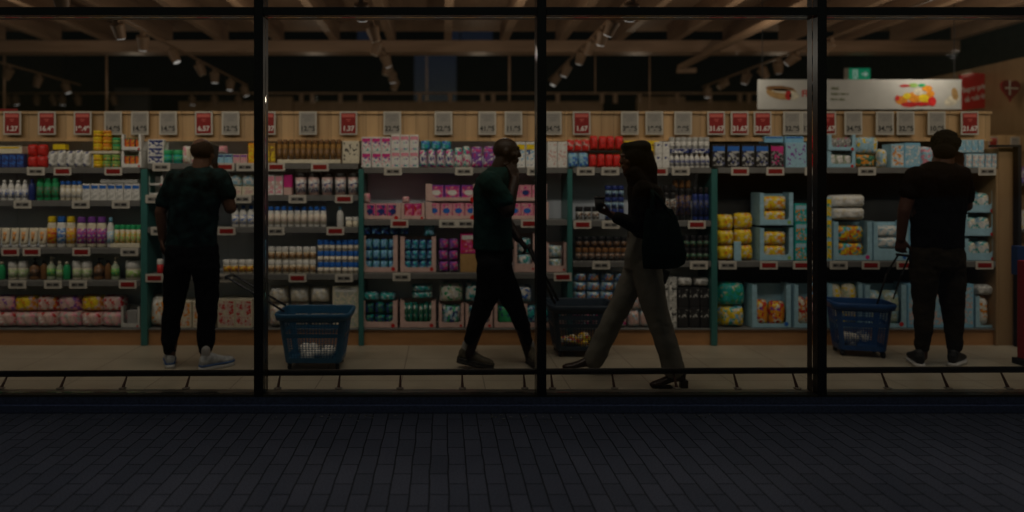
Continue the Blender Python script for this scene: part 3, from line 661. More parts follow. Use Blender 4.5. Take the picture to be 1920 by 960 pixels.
row('grey_carton', 'carton', 'tray', 'A0', 226, 263, 1, 40, 'small pale carton with grey pack right of the pink bags', 'lgrey', dep=.15)
row('grey_pack', 'pack', 'box', 'A0', 236, 256, 1, 28, 'grey pack standing in the small pale carton', 'grey', stack=4, dep=.06, back=.012)
# ---- bay B
row('blue_stack', 'box', 'box', 'B4', 276, 308, 1, 15, 'navy and white box stacked behind the teal upright', 'white', 'navy', ('navy', 'white'), nst=3, dep=.1)
row('hand_soap', 'bottle', 'jar', 'B4', 300, 340, 2, 25, 'green dispenser left of the camouflage shirt man', 'teal', 'green', ('green', 'teal'), back=-.0)
row('soft_pack', 'pack', 'bag', 'B4', 340, 404, 4, 34, 'pale pink topped pack half hidden behind the head of the man in camouflage', 'cream', lab=('cream', 'pink', 'white'))
row('wipes_box', 'box', 'box', 'B4', 404, 436, 2, 17, 'light blue box right of the phone of the man in camouflage', 'lblue', 'navy', ('lblue', 'sky'))
row('wipes_box', 'box', 'box', 'B4', 436, 464, 2, 17, 'blush box beside the light blue boxes', 'blush', 'purple', ('blush', 'pink'))
row('tall_box', 'box', 'box', 'B4', 464, 476, 1, 38, 'tall orange box left of the window post', 'orange', lab=('orange', 'yellow'), dep=.06)
row('pink_pack', 'pack', 'bag', 'B4', 402, 424, 1, 16, 'pink pack lying on the light blue boxes', 'pink', lab=('pink', 'blush'), stack=18)
row('tall_box', 'box', 'box', 'B4', 496, 516, 2, 38, 'mustard box right of the window post', 'amber', lab=('yellow', 'amber'), dep=.06)
row('beer_shampoo', 'bottle', 'shampoo', 'B4', 517, 640, 11, 45, 'amber brown bottle in the long dark row on top shelf', 'amber', 'brown', ('brown', 'amber', 'black'))
row('low_tray', 'tray', 'box', 'B4', 517, 642, 1, 7, 'low cream tray front under the amber bottles', 'cream', back=-.02, dep=.015)
row('folded_carton', 'carton', 'box', 'B4', 641, 674, 1, 42, 'cream carton with black silhouette at right end of amber bottles', 'cream', lab=('cream', 'black', 'cream'), dep=.1)
row('tray_stack', 'tray', 'tray', 'B3', 276, 306, 1, 18, 'pale open tray stacked left of the man in camouflage', 'white', nst=2, dep=.12)
row('soft_bag', 'bag', 'bag', 'B3', 425, 476, 2, 26, 'pale teal bag beside the raised elbow', 'teal', lab=('sage', 'lblue', 'white'), stack=16, back=.01)
row('cream_carton', 'carton', 'box', 'B3', 430, 476, 2, 16, 'cream box beneath the teal bags', 'cream', lab=('cream', 'blush'))
row('pink_box', 'box', 'box', 'B3', 500, 530, 2, 38, 'pink and white box on second shelf right of the post', 'white', 'pink', ('blush', 'pink', 'white'))
row('crimson_box', 'box', 'box', 'B3', 531, 547, 1, 24, 'crimson box between pink box and lidded cups', 'magenta', stack=14)
row('pale_box', 'box', 'box', 'B3', 531, 547, 1, 14, 'pale box under the crimson box', 'blush')
row('razor_cup', 'cup', 'cup', 'B3', 549, 674, 5, 42, 'blush cup with black lid on second shelf', 'blush', 'black', ('white', 'blush', 'navy'))
row('flat_pack', 'pack', 'box', 'B3', 552, 600, 2, 7, 'white flat pack lying on the lidded cups', 'white', stack=43, dep=.05)
row('sun_lotion', 'bottle', 'bottle', 'B2', 432, 476, 3, 40, 'white bottle with blue cap left of the window post, third shelf', 'white', 'blue', ('white', 'cream', 'blue'))
row('sun_lotion', 'bottle', 'shampoo', 'B2', 500, 612, 9, 38, 'white lotion bottle with bright blue cap in the long row right of the post', 'white', 'blue', ('cream', 'white', 'blush'))
row('sun_lotion', 'bottle', 'bottle', 'B2', 630, 644, 1, 38, 'single white bottle with pale blue cap right of the blue capped row', 'white', 'sky')
row('low_jar', 'jar', 'jar', 'B2', 646, 674, 2, 18, 'squat white jar at right end of third shelf', 'cream', 'white')
row('spice_jar', 'jar', 'jar', 'B1', 292, 304, 1, 26, 'red jar beside the teal upright', 'red', 'white')
row('spice_jar', 'jar', 'jar', 'B1', 416, 474, 4, 25, 'cream jar with orange label beside black trousers', 'cream', 'white', ('orange', 'yellow', 'brown'))
row('balm_jar', 'jar', 'jar', 'B1', 476, 592, 9, 25, 'small cream jar with brown label in the double row right of the post', 'cream', 'white', ('brown', 'cream', 'amber'), nst=2)
row('mouthwash', 'bottle', 'jar', 'B1', 594, 674, 7, 21, 'small bottle with bright blue cap in the triple stack', 'cream', 'blue', ('cream', 'blush', 'white'), nst=3, lid=.45)
row('white_pack', 'pack', 'bag', 'B0', 276, 316, 1, 60, 'large white pack behind the left leg of the man in camouflage', 'white', lab=('white', 'cream', 'orange'), dep=.2)
row('carton', 'carton', 'box', 'B0', 316, 404, 2, 50, 'cream carton seen between the legs of the man in camouflage', 'cream', lab=('cream', 'blush', 'orange'), dep=.2)
row('carton', 'carton', 'box', 'B0', 406, 474, 2, 54, 'cream carton with red grid print left of the post', 'cream', lab=('blush', 'red', 'cream'), dep=.2)
row('cotton_pack', 'pack', 'bag', 'B0', 500, 616, 3, 46, 'cream cotton pack behind the left blue basket', 'cream', lab=('cream', 'white', 'blush'), dep=.2)
row('cotton_pack', 'pack', 'bag', 'B0', 500, 616, 3, 32, 'white cotton pack in the upper layer above the left basket', 'white', lab=('white', 'cream'), dep=.2, stack=46)
row('cereal_carton', 'carton', 'box', 'B0', 622, 674, 1, 40, 'cream carton with dark windows stacked right of the left basket', 'cream', 'white', ('cream', 'sage', 'lgrey'), dep=.2, nst=2)
# ---- bay C
row('tampon_box', 'box', 'box', 'C3', 678, 733, 3, 29, 'white box with pink and purple print, lower left stack of top shelf', 'white', 'magenta', ('white', 'purple', 'pink', 'teal'), nst=2, gap=.03, dep=.09)
row('tampon_box', 'box', 'box', 'C3', 733, 785, 3, 31, 'white box with teal foot and pink top beside the pink stack', 'white', 'pink', ('white', 'teal', 'pink', 'purple'), nst=2, gap=.03, dep=.09)
row('pad_pack', 'pack', 'bag', 'C3', 785, 850, 4, 34, 'white and magenta pad pack in the middle of top shelf', 'white', logo='navy', lab=('white', 'magenta', 'teal', 'purple'), dep=.08)
row('pad_pack', 'pack', 'bag', 'C3', 788, 846, 3, 18, 'teal pad pack lying on the magenta and white packs', 'teal', lab=('teal', 'sky', 'blue'), stack=33, dep=.08, back=.01)
row('pad_pack', 'pack', 'bag', 'C3', 851, 883, 2, 40, 'pale pad pack with pink star left of purple packs', 'white', lab=('white', 'teal', 'magenta'), dep=.08)
row('purple_pack', 'pack', 'bag', 'C3', 884, 928, 2, 42, 'purple pack left of the walking man\'s head', 'purple', 'magenta', ('purple', 'purple', 'magenta', 'white'), dep=.08)
row('mixed_pack', 'pack', 'box', 'C3', 950, 1004, 3, 48, 'white box with navy and yellow print right of the walking man\'s face', 'white', 'yellow', ('white', 'navy', 'sky'), dep=.08)
row('white_box', 'box', 'box', 'C3', 1026, 1064, 2, 48, 'plain white box with blush mark right of the centre post', 'white', lab=('white', 'white', 'blush'), dep=.09)
def trayrow(shelf, x0, x1, h, stack, lb, kindn, nn, c, lab, tc='blush', cap=None, logo=None, hin=None, lip=.22, nst=1, kind='box', dep=.16, nm='panty_liner_box'):
    row('shelf_carton', 'carton', 'tray', shelf, x0, x1, 1, h, lb, tc, stack=stack, dep=dep, lip=lip, cap=cap or 'red', gap=.02)
    kw = dict(logo=logo) if logo and kind in ('box', 'bag') else {}
    row(nm, kindn, kind, shelf, x0+5, x1-5, nn, (hin or h*.86)/nst, '%s inside the %s' % (c.replace('lblue', 'light blue') + ' ' + kindn, lb), c, lab=lab, stack=stack+2, dep=dep-.04, back=.014, nst=nst, **kw)
trayrow('C2', 678, 752, 31, 0, 'short pale pink carton at left of second shelf', 'box', 3, 'pink', ('magenta', 'pink', 'navy'), logo='navy')
trayrow('C2', 752, 797, 31, 0, 'pale pink carton second from left on second shelf', 'box', 2, 'magenta', ('red', 'magenta', 'pink'))
trayrow('C2', 797, 900, 33, 0, 'wide lower carton of liners left of the walking man', 'box', 4, 'pink', ('pink', 'magenta', 'blush'), logo='blue')
trayrow('C2', 797, 900, 33, 34, 'wide upper carton of liners left of the walking man', 'box', 3, 'purple', ('magenta', 'purple', 'pink'), logo='white')
trayrow('C2', 900, 1030, 33, 0, 'lower liner carton behind the walking man\'s arm', 'box', 5, 'pink', ('pink', 'magenta', 'blush'), logo='blue')
trayrow('C2', 900, 1026, 33, 34, 'upper liner carton behind the walking man\'s arm', 'box', 5, 'pink', ('pink', 'blush', 'magenta'), logo='navy')
row('pink_pack', 'pack', 'bag', 'C2', 680, 694, 1, 18, 'small pink pack atop the short pink carton', 'pink', lab=('pink', 'blush'), stack=31)
row('pink_pack', 'pack', 'bag', 'C2', 754, 768, 1, 12, 'small pink pack atop the second pink carton', 'pink', lab=('pink', 'blush'), stack=31)
trayrow('C1', 677, 746, 70, 0, 'tall pink carton of blue packs, left one', 'pack', 4, 'sky', ('sky', 'blue', 'teal', 'lime'), kind='bag', nst=3, nm='pad_pack', lip=.14)
trayrow('C1', 750, 818, 68, 0, 'tall pink carton of blue packs, right one', 'pack', 4, 'teal', ('sky', 'teal', 'blue', 'navy'), kind='bag', nst=3, nm='pad_pack', lip=.14)
row('pad_pack', 'pack', 'bag', 'C1', 676, 766, 5, 18, 'dark blue pack lying across the tall pink cartons', 'blue', lab=('blue', 'navy', 'sky'), stack=70, dep=.14)
row('pad_pack', 'pack', 'bag', 'C1', 795, 816, 1, 22, 'teal pack on top of the right tall pink carton', 'teal', lab=('teal', 'sky'), stack=68)
row('purple_pack', 'pack', 'bag', 'C1', 822, 860, 2, 21, 'purple and magenta pack stacked beside the tall pink cartons', 'purple', lab=('purple', 'magenta', 'lgrey', 'purple'), nst=3, dep=.12)
row('wood_crate', 'box', 'box', 'C1', 862, 898, 1, 34, 'plain kraft box left of the walking man\'s hip', 'kraft', dep=.15)
row('liner_box', 'box', 'box', 'C1', 862, 898, 1, 38, 'pink box with white label on the kraft box', 'magenta', 'white', ('magenta', 'pink', 'red'), stack=35, dep=.14)
trayrow('C1', 964, 1004, 74, 0, 'pink carton with teal packs left of the centre post', 'pack', 1, 'teal', ('lblue', 'teal', 'white'), kind='bag', nst=2, nm='pad_pack')
trayrow('C1', 1024, 1062, 56, 0, 'pink carton with green packs right of the centre post', 'pack', 1, 'lblue', ('lblue', 'sage', 'white'), kind='bag', nst=2, nm='pad_pack')
trayrow('C0', 676, 746, 52, 0, 'bottom shelf carton of navy and green packs', 'pack', 3, 'teal', ('teal', 'dgreen', 'navy'), kind='bag', nst=2, nm='diaper_pack')
row('diaper_pack', 'pack', 'bag', 'C0', 678, 742, 2, 16, 'teal and white pack on the navy and green pack carton', 'teal', lab=('teal', 'white', 'lblue'), stack=50, dep=.16)
trayrow('C0', 750, 818, 52, 0, 'bottom shelf carton of green and white striped packs', 'pack', 6, 'teal', ('dgreen', 'white', 'teal'), kind='bag', nm='diaper_pack')
row('diaper_pack', 'pack', 'bag', 'C0', 770, 812, 1, 13, 'teal pack in the pair lying on the striped pack carton', 'teal', lab=('teal', 'sky', 'white'), stack=54, dep=.16, nst=2)
trayrow('C0', 822, 870, 46, 0, 'bottom carton of navy print left of the walking man', 'pack', 1, 'lblue', ('lblue', 'navy', 'green', 'white'), kind='bag', nm='diaper_pack')
row('diaper_pack', 'pack', 'bag', 'C0', 822, 870, 1, 38, 'large white pack with beige wave above the navy pack', 'white', lab=('white', 'cream', 'green'), stack=47, dep=.18)
row('diaper_pack', 'pack', 'bag', 'C0', 872, 900, 1, 38, 'white and teal pack beside the walking man\'s thigh', 'white', lab=('white', 'sky', 'teal'), stack=47, dep=.18)
trayrow('C0', 872, 924, 46, 0, 'bottom carton behind the walking man\'s rear leg', 'pack', 2, 'teal', ('teal', 'navy', 'white'), kind='bag', nm='diaper_pack')
trayrow('C0', 926, 976, 46, 0, 'bottom shelf carton with green packs between the walking man\'s legs', 'pack', 1, 'green', ('green', 'dgreen', 'navy'), kind='bag', nm='diaper_pack')
row('diaper_pack', 'pack', 'bag', 'C0', 926, 1000, 2, 34, 'white and blue pack above the walking man\'s front knee', 'white', lab=('white', 'lblue', 'blue'), stack=47, dep=.18)
trayrow('C0', 978, 1062, 46, 0, 'bottom shelf carton left of the dark basket', 'pack', 3, 'teal', ('teal', 'navy', 'lblue'), kind='bag', nm='diaper_pack')
# ---- bay D
row('wash_pouch', 'pouch', 'bag', 'D3', 1066, 1106, 2, 28, 'blue bag in the lower row left of the red bags', 'sky', lab=('sky', 'blue', 'lblue'), dep=.08)
row('wash_pouch', 'pouch', 'bag', 'D3', 1106, 1166, 4, 27, 'red bag in the lower row of top shelf', 'brightred', lab=('brightred', 'red', 'brightred'), dep=.08)
row('black_tray', 'tray', 'box', 'D3', 1104, 1166, 1, 4, 'thin black tray between the two rows of red bags', 'black', stack=28, dep=.09)
row('wash_pouch', 'pouch', 'bag', 'D3', 1064, 1108, 3, 24, 'bright red bag in the upper row, left group', 'brightred', lab=('brightred', 'brightred', 'blush'), stack=30, dep=.08)
row('wash_pouch', 'pouch', 'bag', 'D3', 1108, 1170, 4, 27, 'bright red bag in the upper row, right group', 'brightred', lab=('brightred', 'brightred', 'red'), stack=33, dep=.08)
row('yellow_box', 'box', 'box', 'D3', 1170, 1238, 2, 50, 'yellow box behind the headscarf', 'yellow', lab=('yellow', 'yellow', 'amber'), dep=.08)
row('salt_box', 'box', 'box', 'D3', 1226, 1254, 2, 24, 'white box with navy square right of the headscarf', 'white', lab=('white', 'navy', 'white'), nst=2, dep=.08, back=-.03)
row('small_flask', 'bottle', 'bottle', 'D3', 1256, 1332, 8, 27, 'small white flask with navy base in the lower row', 'white', 'lgrey', ('lgrey', 'navy', 'navy'), nst=1)
row('white_tray', 'tray', 'box', 'D3', 1256, 1332, 2, 8, 'navy and white tray between two rows of flasks', 'navy', lab=('navy', 'white'), stack=27, dep=.08)
row('small_flask', 'bottle', 'jar', 'D3', 1256, 1332, 7, 22, 'white flask in the upper row on the navy tray', 'white', 'lgrey', ('white', 'lgrey'), stack=35)
row('dark_can', 'can', 'jar', 'D2', 1135, 1172, 3, 22, 'black and blue can stacked beside the woman\'s hand', 'black', 'navy', ('navy', 'black', 'lblue'), nst=3)
row('dark_can', 'can', 'jar', 'D2', 1080, 1126, 3, 26, 'dark jar with pale lid at left of the woman\'s hand', 'lgrey', 'black', ('black', 'brown', 'lgrey'))
row('dark_bottle', 'bottle', 'shampoo', 'D2', 1232, 1270, 3, 66, 'tall black bottle just right of the woman\'s back', 'black', 'black', ('black', 'brown', 'lgrey'))
row('dark_bottle', 'bottle', 'shampoo', 'D2', 1264, 1300, 3, 76, 'tallest black bottle on the dark shelf', 'black', 'brown', ('black', 'navy', 'brown'), back=.03)
row('dark_bottle', 'bottle', 'shampoo', 'D2', 1300, 1332, 3, 62, 'navy black bottle beside the teal upright', 'navy', 'black', ('black', 'navy'))
row('dark_can', 'can', 'jar', 'D1', 1080, 1178, 8, 24, 'small dark jar with pale label in the lower row above the basket', 'black', 'brown', ('black', 'lgrey', 'brown'))
row('dark_can', 'can', 'jar', 'D1', 1080, 1178, 7, 20, 'small dark jar in the upper row above the basket', 'black', 'black', ('black', 'brown'), stack=25)
row('dark_can', 'can', 'jar', 'D1', 1246, 1332, 7, 24, 'small black jar in the row right of the green bag', 'black', 'black', ('black', 'brown', 'dgreen'), nst=2)
row('snack_pack', 'pack', 'bag', 'D0', 1076, 1180, 4, 18, 'blue, white and orange pack in the layers above the basket', 'sky', lab=('lblue', 'white', 'orange', 'blue'), stack=50, nst=3, dep=.16)
row('snack_pack', 'pack', 'bag', 'D0', 1076, 1180, 3, 25, 'blush pack in the bottom layers behind the basket', 'blush', lab=('blush', 'lblue', 'white', 'magenta'), nst=2, dep=.16)
row('white_pack', 'pack', 'bag', 'D0', 1180, 1246, 3, 33, 'pale pack seen between the woman\'s legs', 'lblue', lab=('blush', 'lblue', 'white'), nst=2, dep=.16)
row('tissue_roll', 'pack', 'box', 'D0', 1238, 1270, 2, 48, 'white carton with black figures right of the pale trousers', 'lgrey', lab=('lgrey', 'black', 'white'), nst=2, dep=.14)
row('black_pack', 'pack', 'box', 'D0', 1271, 1334, 3, 38, 'black pack with white print in the stack under white bags', 'black', lab=('black', 'black', 'lgrey', 'black'), nst=2, dep=.14)
row('white_pack', 'pack', 'bag', 'D0', 1271, 1334, 2, 18, 'white bag lying on the black packs', 'white', lab=('white', 'lgrey'), stack=77, dep=.16)
# ---- bay E
row('coffee_box', 'box', 'box', 'E2', 1334, 1444, 4, 44, 'black box with blue top and foot right of the flasks', 'black', 'blue', ('black', 'navy', 'lgrey'), dep=.1, gap=.08)
row('coffee_box', 'box', 'box', 'E2', 1444, 1472, 1, 44, 'black box with magenta top beside the blue ones', 'black', 'magenta', ('black', 'magenta', 'grey'), dep=.1)
row('nappy_box', 'box', 'box', 'E2', 1473, 1514, 1, 47, 'light blue box with purple letters left of the right post', 'lblue', lab=('lblue', 'purple', 'lblue'), dep=.1)
row('nappy_box', 'box', 'box', 'E2', 1436, 1512, 2, 12, 'flat blue box lying behind on the black boxes', 'sky', 'blue', stack=47, dep=.1, back=.03)
row('nappy_tray', 'carton', 'tray', 'E2', 1551, 1606, 1, 31, 'light blue open carton right of the right post, lower', 'lblue', dep=.14)
row('white_pack', 'pack', 'bag', 'E2', 1556, 1602, 3, 22, 'white pack inside the lower light blue carton on top shelf', 'white', lab=('white', 'sage'), stack=3, dep=.09, back=.012)
row('nappy_tray', 'carton', 'tray', 'E2', 1551, 1606, 1, 30, 'light blue open carton right of the right post, upper', 'lblue', stack=32, dep=.14)
row('toy_pack', 'pack', 'bag', 'E2', 1556, 1602, 3, 24, 'dark printed pack inside the upper light blue carton', 'grey', lab=('grey', 'sage', 'magenta', 'white'), stack=34, dep=.09, back=.012)
row('wipes_bag', 'bag', 'bag', 'E2', 1606, 1648, 1, 26, 'dark green pack under the big light blue bag', 'sage', lab=('dgreen', 'sage', 'orange'), dep=.12)
row('wipes_bag', 'bag', 'bag', 'E2', 1606, 1654, 1, 32, 'big light blue bag with yellow spot on the top right shelf', 'lblue', lab=('lblue', 'white', 'yellow', 'sky'), stack=26, dep=.12)
row('wipes_bag', 'bag', 'bag', 'E2', 1650, 1668, 1, 36, 'pale slim bag with yellow figure', 'white', lab=('white', 'yellow', 'lblue'), dep=.1)
row('nappy_box', 'box', 'box', 'E2', 1670, 1696, 1, 44, 'pale blue box with photo panel left of the curly haired man', 'lblue', lab=('white', 'sky', 'orange'), dep=.12)
row('nappy_box', 'box', 'box', 'E2', 1696, 1728, 1, 46, 'plain light blue box just left of the curly haired man', 'sky', lab=('lblue', 'sky', 'white'), dep=.12)
row('wipes_bag', 'bag', 'bag', 'E2', 1728, 1810, 3, 42, 'light blue bag hidden behind the curly haired man\'s head', 'lblue', lab=('lblue', 'white', 'pink'), dep=.12)
row('cup_pack', 'pack', 'box', 'E2', 1812, 1872, 5, 26, 'small pale blue cup pack in the lower row right of the curly haired man', 'lblue', lab=('white', 'lblue', 'blush'), dep=.08)
row('cup_pack', 'pack', 'box', 'E2', 1800, 1846, 4, 24, 'small pale blue cup pack in the upper row right of the curly haired man', 'lblue', lab=('lblue', 'white', 'sky'), dep=.08, stack=28)
row('biscuit_pack', 'pack', 'bag', 'E1', 1346, 1381, 1, 29, 'yellow pack in the left column of the yellow stack', 'yellow', lab=('yellow', 'orange', 'cream', 'yellow'), nst=3, dep=.14)
row('biscuit_pack', 'pack', 'bag', 'E1', 1382, 1417, 1, 30, 'yellow pack in the right column of the yellow stack', 'yellow', lab=('yellow', 'cream', 'orange', 'yellow'), nst=3, dep=.14)
row('divider', 'divider', 'box', 'E1', 1375, 1389, 1, 36, 'light blue divider between the two yellow columns', 'lblue', back=-.02, dep=.015)
for k, s_ in ((0, 'lower'), (66, 'upper')):
    trayrow('E1', 1424, 1488, 62, k, '%s light blue carton of yellow packs' % s_, 'pack', 1, 'yellow', ('yellow', 'cream', 'orange', 'yellow'), tc='lblue', cap='lime', kind='bag', nst=2, nm='biscuit_pack', lip=.18)
row('green_pack', 'pack', 'box', 'E1', 1490, 1514, 1, 36, 'teal pack with orange print left of the right post', 'teal', 'lblue', ('teal', 'orange', 'lblue'), nst=3, dep=.14)
row('green_pack', 'pack', 'box', 'E1', 1550, 1560, 1, 40, 'narrow yellow and teal pack at the right post', 'lblue', 'yellow', ('yellow', 'lblue', 'teal'), nst=3, dep=.1)
trayrow('E1', 1563, 1636, 74, 0, 'light blue carton of colourful packs above the right basket', 'pack', 1, 'orange', ('orange', 'yellow', 'teal', 'red', 'sky'), tc='lblue', cap='magenta', kind='bag', nst=2, nm='nappy_pack', lip=.14)
row('nappy_pack', 'pack', 'bag', 'E1', 1562, 1634, 1, 24, 'white pillow pack stacked on the colourful carton', 'white', lab=('white', 'cream', 'white'), stack=76, nst=2, dep=.2)
trayrow('E1', 1638, 1704, 74, 0, 'pale carton left of the curly haired man', 'pack', 1, 'white', ('white', 'white', 'lblue'), tc='lblue', cap='blue', kind='bag', nst=3, nm='nappy_pack', lip=.30)
row('nappy_box', 'box', 'box', 'E1', 1704, 1806, 2, 74, 'light blue box hidden behind the curly haired man', 'sky', lab=('lblue', 'sky'), dep=.18)
for k, s_ in ((0, 'lowest'), (46, 'middle'), (90, 'top')):
    trayrow('E1', 1808, 1868, 42, k, '%s carton right of the curly haired man' % s_, 'pack', 2, 'lblue', ('white', 'teal', 'cream', 'lblue'), tc='lblue', cap='red', kind='bag', nm='wipes_pack', lip=.35)
row('nappy_pack', 'pack', 'bag', 'E0', 1350, 1404, 1, 46, 'big teal pack in the upper layer of the bottom right shelf', 'teal', lab=('teal', 'teal', 'green', 'sage'), stack=40, dep=.2)
row('nappy_pack', 'pack', 'bag', 'E0', 1352, 1404, 1, 42, 'teal and yellow pack in the lower layer of the bottom right shelf', 'teal', lab=('yellow', 'cream', 'teal', 'sky'), dep=.2)
trayrow('E0', 1410, 1484, 82, 0, 'tall light blue carton of red and yellow packs', 'pack', 2, 'red', ('orange', 'yellow', 'red', 'cream', 'purple'), tc='lblue', cap='blue', kind='bag', nm='snack_pouch', hin=48, lip=.10)
trayrow('E0', 1488, 1548, 82, 0, 'tall light blue carton half behind the right post', 'pack', 2, 'orange', ('cream', 'orange', 'red'), tc='lblue', cap='green', kind='bag', nm='snack_pouch', hin=56, lip=.10)
trayrow('E0', 1552, 1618, 84, 0, 'tall light blue carton behind the right blue basket', 'pack', 2, 'cream', ('cream', 'yellow', 'sage'), tc='lblue', cap='green', kind='bag', nm='snack_pouch', hin=78, lip=.10)
trayrow('E0', 1622, 1700, 82, 0, 'tall light blue carton right of the handle straps', 'pack', 2, 'white', ('sage', 'white', 'lblue'), tc='lblue', cap='red', kind='bag', nm='snack_pouch', hin=70, lip=.10)
row('nappy_box', 'box', 'box', 'E0', 1702, 1828, 3, 82, 'light blue box behind the curly haired man\'s legs', 'sky', lab=('lblue', 'sky', 'blush'), dep=.18)
trayrow('E0', 1830, 1892, 60, 0, 'light blue carton of white bags at the right shelf end', 'bag', 2, 'white', ('white', 'cream', 'orange'), tc='lblue', cap='red', kind='bag', nm='white_bag', hin=58, lip=.08)
row('white_bag', 'bag', 'bag', 'E0', 1834, 1870, 1, 20, 'white bag lying on the carton at the right shelf end', 'white', lab=('white', 'lgrey'), stack=60, dep=.14)

# ---------------------------------------------------------------- right end: ply panel, side wall, banner, signs
o = MB().box(0, sx(1905)-sx(1872), 0, .45, 0, wz(277, 5.64), bev=.003, seg=1).build('end_panel', M_ply, None, False, (sx(1876), 5.64, 0))
tag(o, 'tall plywood end panel closing the right shelving bay', 'panel')
o = MB().box(-.03, .0, 0, .05, 0, wz(272, 5.6)).box(-.25, 0, 0.001, .049, wz(276, 5.6)+.001, wz(272, 5.6)+.0015).build('black_post', M_black, None, False, (sx(1908), 5.58, 0))
tag(o, 'thin black post with arm in front of the plywood end panel', 'post')
sw_ = empty('side_wall_panel', (6.72, 5.0, 0), 'timber clad side wall with red signs at the far right', 'wall')
MB().box(0, .12, 0, 3.95, 2.05, 2.9).build('upper_cladding', M_wallwood, sw_)
MB().box(.002, .12, 1.2, 3.95, 0, 2.048).build('lower_cladding', M_wallwood, sw_)
# side shelving at right edge
ss = empty('side_shelf', (5.75, 6.75, 0), 'side shelf of small goods at the right edge behind the plywood panel', 'shelf')
MB().box(-.35, .9, .2, .23, 0, wz(255, 6.9)).build('back_panel', M_ply, ss)
MB().box(-.35, .9, .16, .198, wz(283, 6.9), wz(253, 6.9)).build('header_board', M_pine, ss)
for z in (wz(343, 6.75), wz(430, 6.75), wz(520, 6.75)):
    MB().box(-.3, .9, 0, .196, z-.03, z).build('shelf', M_shelf, ss)
for k, (c1, l_, zb) in enumerate((('purple', 'small purple packs on side shelf at right edge', 343), ('white', 'white and yellow cans on side shelf at right edge', 430), ('navy', 'navy boxes low on the side shelf at right edge', 520))):
    SZ['S%d' % k] = wz(zb, 6.75)
    for i in range(4):
        e = empty('side_pack', (5.8+i*.16, 6.83, SZ['S%d' % k]), ('leftmost', 'second', 'third', 'fourth')[i] + ' of the ' + l_, 'pack', l_)
        for nm, me in box_(.13, (.17, .2, .22)[k], .12, c1, None, [K['white'], K[('blue', 'yellow', 'sky')[k]], K[c1]]): obj(nm, me, e)
for i, (px_, c) in enumerate(((1862, 'r'), (1903, 'w'))):
    e = empty('price_sign', (wx(px_, 6.9), 6.9, wz(268, 6.9)), ('small red price sign on the side shelf header', 'small white price sign on the side shelf header')[i], 'sign'); e.scale = (.62, .62, .62)
    obj('frame', FR, e); obj('card', PR if c == 'r' else PW, e); obj('small_print', SMR if c == 'r' else SMW, e)
# red pole at right edge of picture
e = empty('red_stand', (wx(1924, 5.0), 5.0, 0), 'red stand with black foot cut by the right edge', 'stand')
MB().box(-.018, .06, 0, .06, .05, .82, bev=.006).build('column', mat('stand_red', (.30, .012, .015), .5), e)
MB().box(-.035, .08, -.03, .09, 0, .048, bev=.006).build('foot', M_black, e)
MB().box(-.012, .06, .062, .12, .70, .93, bev=.006).build('panel', mat('stand_blue', (.02, .05, .16), .5), e)
# banner
BD = 6.9
bx0, bx1, bz0, bz1 = wx(1421, BD), wx(1803, BD), wz(205, BD), wz(149, BD)
bn = empty('hanging_banner', ((bx0+bx1)/2, BD, bz0), 'long white advertising banner with bread and fruit pictures hung above the right bay', 'banner')
bw = (bx1-bx0)/2; bh = bz1-bz0
MB().box(-bw, bw, 0, .012, 0, bh, bev=.001, seg=1).build('board', mat('banner_white', (.56, .55, .51), .5, noise=.05), bn)
for p in (1430, 1790): MB().tube((wx(p, BD)-(bx0+bx1)/2, .006, bh+.0005), (wx(p, BD)-(bx0+bx1)/2, .006, 1.35), .003).build('wire', M_black, bn)
def bxp(p): return wx(p, BD)-(bx0+bx1)/2
def bzp(p): return wz(p, BD)-bz0
def ell(cx, cz, rx, rz, y, n=18, rot=0): 
    return [(cx+rx*math.cos(6.283*i/n)*math.cos(rot)-rz*math.sin(6.283*i/n)*math.sin(rot), cz+rx*math.cos(6.283*i/n)*math.sin(rot)+rz*math.sin(6.283*i/n)*math.cos(rot)) for i in range(n)]
pxm = BD/F
def bell(name, px_, py_, rx, ry, col, lift, rot=0):
    MB().poly(ell(bxp(px_), bzp(py_), rx*pxm, ry*pxm, 0, rot=rot), -.001-lift, -.0004-lift).build(name, mat('ink_%s' % col, K[col], .6, noise=.25, nscale=25), bn)
bell('bread_picture', 1466, 174, 30, 13, 'kraft', 0, -.12); bell('bread_picture', 1462, 166, 27, 5, 'brown', .001, -.05); bell('bread_picture', 1468, 171, 22, 4, 'cream', .001, -.1)
bell('packet_picture', 1478, 179, 6, 9, 'red', .002); bell('packet_picture', 1489, 180, 9, 8, 'cream', .002)
obj('banner_text', text_mesh('FR', .10, mat('red_ink', (.5, .05, .04), .6)), bn, (bxp(1512), -.002, bzp(176)))
for i, (t, y) in enumerate((('Altid', 166), ('friske varer', 176), ('hver dag', 186))):
    obj('banner_text', text_mesh(t, .042, mat('olive_ink', (.22, .24, .14), .6), align='LEFT'), bn, (bxp(1558), -.002, bzp(y)))
random.seed(4)
fr = [('orange', 1690, 188, 12, 8), ('red', 1705, 196, 16, 5), ('orange', 1715, 182, 14, 10), ('cream', 1722, 172, 10, 7), ('yellow', 1735, 184, 13, 8), ('orange', 1738, 166, 10, 6), ('lime', 1712, 160, 9, 4), ('red', 1696, 161, 10, 2.5), ('brightred', 1747, 190, 8, 9), ('yellow', 1700, 180, 7, 6), ('red', 1728, 195, 16, 4), ('green', 1728, 160, 7, 3), ('orange', 1744, 176, 8, 6), ('brightred', 1682, 184, 4, 5)]
for k, (c, a, b, rx, ry) in enumerate(fr): bell('fruit_picture', a, b, rx, ry, c, .0012*(k+1)*.4)
bell('loaf_picture', 1785, 188, 16, 9, 'cream', .001, .5); bell('loaf_picture', 1790, 176, 6, 12, 'kraft', .002, .2)
